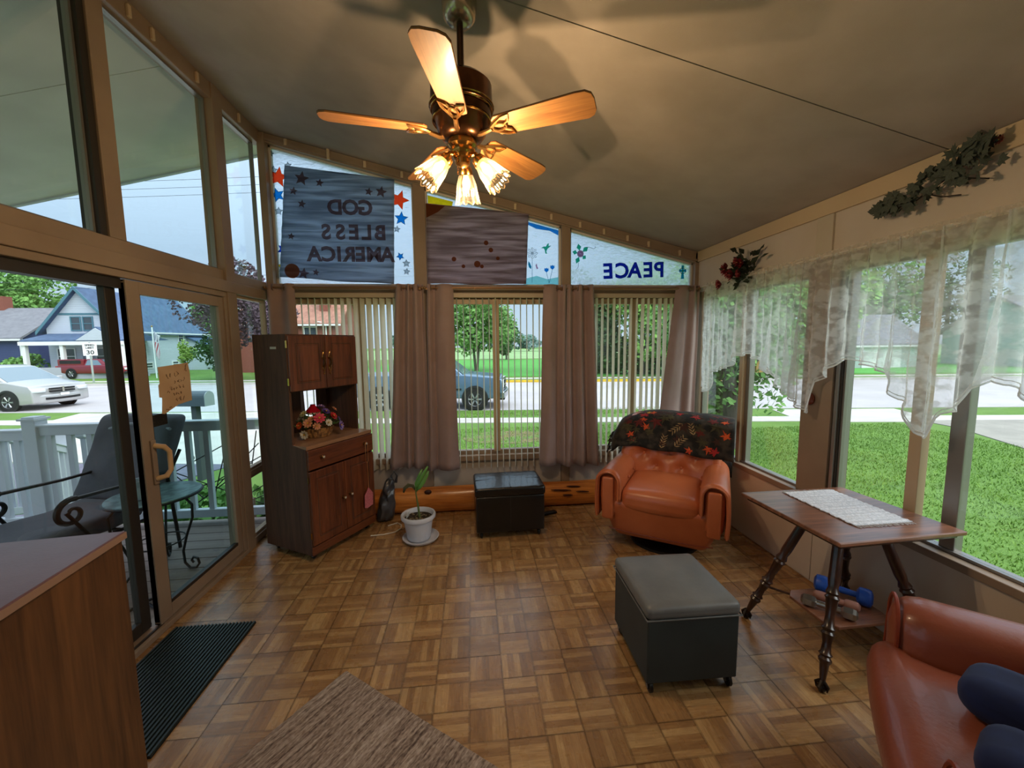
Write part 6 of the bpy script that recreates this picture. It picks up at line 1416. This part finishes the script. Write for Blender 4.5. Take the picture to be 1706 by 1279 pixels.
# local: -y towards the foot, +y towards the back
obj('seat_cushion', MB().rbox((0, -.28, .42), (.56, 1.15, .12), .045, 10, lambda p: (p[0], p[1], p[2]+.008*math.sin(p[1]*14))), CUS, cl, smooth=True)
def bkc(p):
    p = Vector(p); return (p.x, p.y+.42*(p.z+.32)+.02*noise.noise(Vector((p.x*5, p.z*5, 0))), p.z)
obj('back_cushion', MB().rbox((-.06, .36, .77), (.74, .14, .64), .05, 10, bkc), CUS, cl, smooth=True)
obj('cushion_tie', MB().tube([(-.28, .52, .98), (-.1, .5, 1.03), (.1, .55, 1.02), (.3, .52, .99)], .012, 6), CUS2, cl)
def scroll(x, y0, z0, r=.085):
    pts = []
    for i in range(34):
        a = -PI*.1+i*.24; rr_ = r*(1-i/36)+.006; pts.append((x, y0-rr_*math.sin(a)-.02, z0-r+rr_*math.cos(a)))
    return pts
for s in (-1, 1):
    x = s*.31
    obj('frame_rail', MB().tube([(x, -.85, .33), (x, .3, .35), (x*.9, .60, .80)], .013, 8), IR, cl, smooth=True)
    obj('armrest', MB().tube([(x, .50, .66), (x, .2, .655), (x, -.15, .675)], [.012, .012, .013], 8).tube(scroll(x, -.15, .675, .09), [.02-.0003*i for i in range(34)], 8), IR, cl, smooth=True)
    obj('leg', MB().tube([(x, -.20, .60), (x*1.05, -.10, .4), (x*1.02, -.05, 0)], .011, 8), IR, cl, smooth=True)
    obj('leg', MB().tube([(x, .45, .65), (x, .5, 0)], .013, 8), IR, cl, smooth=True)
    obj('leg', MB().tube([(x, -.8, .33), (x, -.85, 0)], .012, 8), IR, cl, smooth=True)
obj('cross_bar', MB().tube([(-.31, -.85, .33), (.31, -.85, .33)], .012, 8).tube([(-.31, .1, .345), (.31, .1, .345)], .012, 8), IR, cl)
stn = thing('iron_leg_post', 'tall thin black iron post standing on the deck by the door', 'iron stand', (-2.13, 2.62, DZ), 0)  # iron leg of unknown furniture, built as a free post; base made up
obj('post', MB().tube([(0, 0, 0), (-.01, 0, .4), (-.02, 0, .66)], .016, 8), IR, stn, smooth=True); obj('base', MB().tube([(-.1, .05, .008), (0, 0, .02), (.1, -.05, .008)], .009, 6).tube([(-.05, -.1, .008), (0, 0, .02), (.05, .1, .008)], .009, 6), IR, stn)
bt = thing('bistro_table', 'round iron bistro table with curled legs on the deck', 'table', (-2.33, 3.05, DZ), R(20))
obj('table_top', MB().lathe([(0, .565), (.27, .565), (.275, .575), (.27, .585), (0, .585)], 36, cap=False), mat('verdigris_top', '#6f8684', .35, metal=.5, c2='#56696a', scale=20, lo=.45, hi=.55), bt, smooth=True)
obj('table_rim', MB().tube([(.275*math.cos(TAU*i/40), .275*math.sin(TAU*i/40), .572) for i in range(40)], .009, 6, closed=True), IR, bt, smooth=True)
obj('lower_ring', MB().tube([(.15*math.cos(TAU*i/24), .15*math.sin(TAU*i/24), .22) for i in range(24)], .005, 6, closed=True), IR, bt)
for k in range(3):
    a = R(-25+120*k); c, s = math.cos(a), math.sin(a); pr_ = [(.20, .565), (.26, .50), (.255, .40), (.20, .26), (.165, .14), (.17, .05), (.205, .01), (.25, .012), (.275, .045), (.265, .085), (.235, .095), (.22, .07), (.235, .05)]
    obj('leg', MB().tube([(c*r, s*r, z) for r, z in pr_], .0085, 8), IR, bt, smooth=True)
obj('metal_pail', MB().lathe([(.045, 0), (.058, .13), (.062, .135), (.056, .135), (.05, .01), (0, .01)], 20, cap=False), mat('pail_grey', '#9aa6aa', .4, metal=.5), None, loc=(-2.36, 2.96, DZ+.586), smooth=True, label='small grey metal pail on the bistro table', cat='pail')
# garden behind the rail
tree('low leafy garden plants behind the deck railing', (-3.0, 4.75), .95, .34, .42, 'mid', 2600, .09, 201, name='garden_plants', cat='plants', trunk_ok=False)
tree('low dark garden plants beside the deck corner', (-2.15, 4.8), .6, .3, .36, 'dark', 1400, .08, 202, name='garden_plants', cat='plants', trunk_ok=False)
ws = thing('wire_sculpture', 'black wire garden trellis with star shapes behind the deck railing', 'garden ornament', (-2.75, 4.55, G))
segs = [((-.55, 1.0), (.1, 1.35)), ((-.55, 1.0), (-.25, .70)), ((-.25, .70), (.35, 1.30)), ((-.6, .45), (.3, 1.1)), ((-.6, .75), (.45, 1.05)), ((-.5, .35), (.5, .75)), ((-.3, .1), (.1, 1.5)), ((.1, .1), (.35, 1.45)), ((-.1, .9), (.55, 1.25)), ((.0, .6), (.6, .95)), ((.3, .1), (.5, 1.2)), ((-.55, 1.0), (.45, .55))]
for k, (p, q) in enumerate(segs): obj('rod', MB().tube([(p[0], .03*(k % 3), p[1]), (q[0], .03*(k % 3), q[1])], .006, 5), IR, ws)
obj('scroll', MB().tube([(.15+.10*(1-i/24)*math.cos(i*.4), 0, 1.25+.10*(1-i/24)*math.sin(i*.4)) for i in range(20)], .007, 5), IR, ws); obj('ball', MB().ball((-.33, 0, 1.17), .035, 10), IR, ws, smooth=True)
for x in (-.3, .1, .3): obj('stake', MB().tube([(x, .03, -.1), (x, .03, .2)], .007, 5), IR, ws)
obj('wooden_stub', MB().box(-.05, .05, -.05, .05, 0, .75), mat('brown_stub', '#5a4438', .9), None, loc=(-2.42, 4.35, G), label='short brown wooden post among the garden plants', cat='post').name = 'garden_stake'
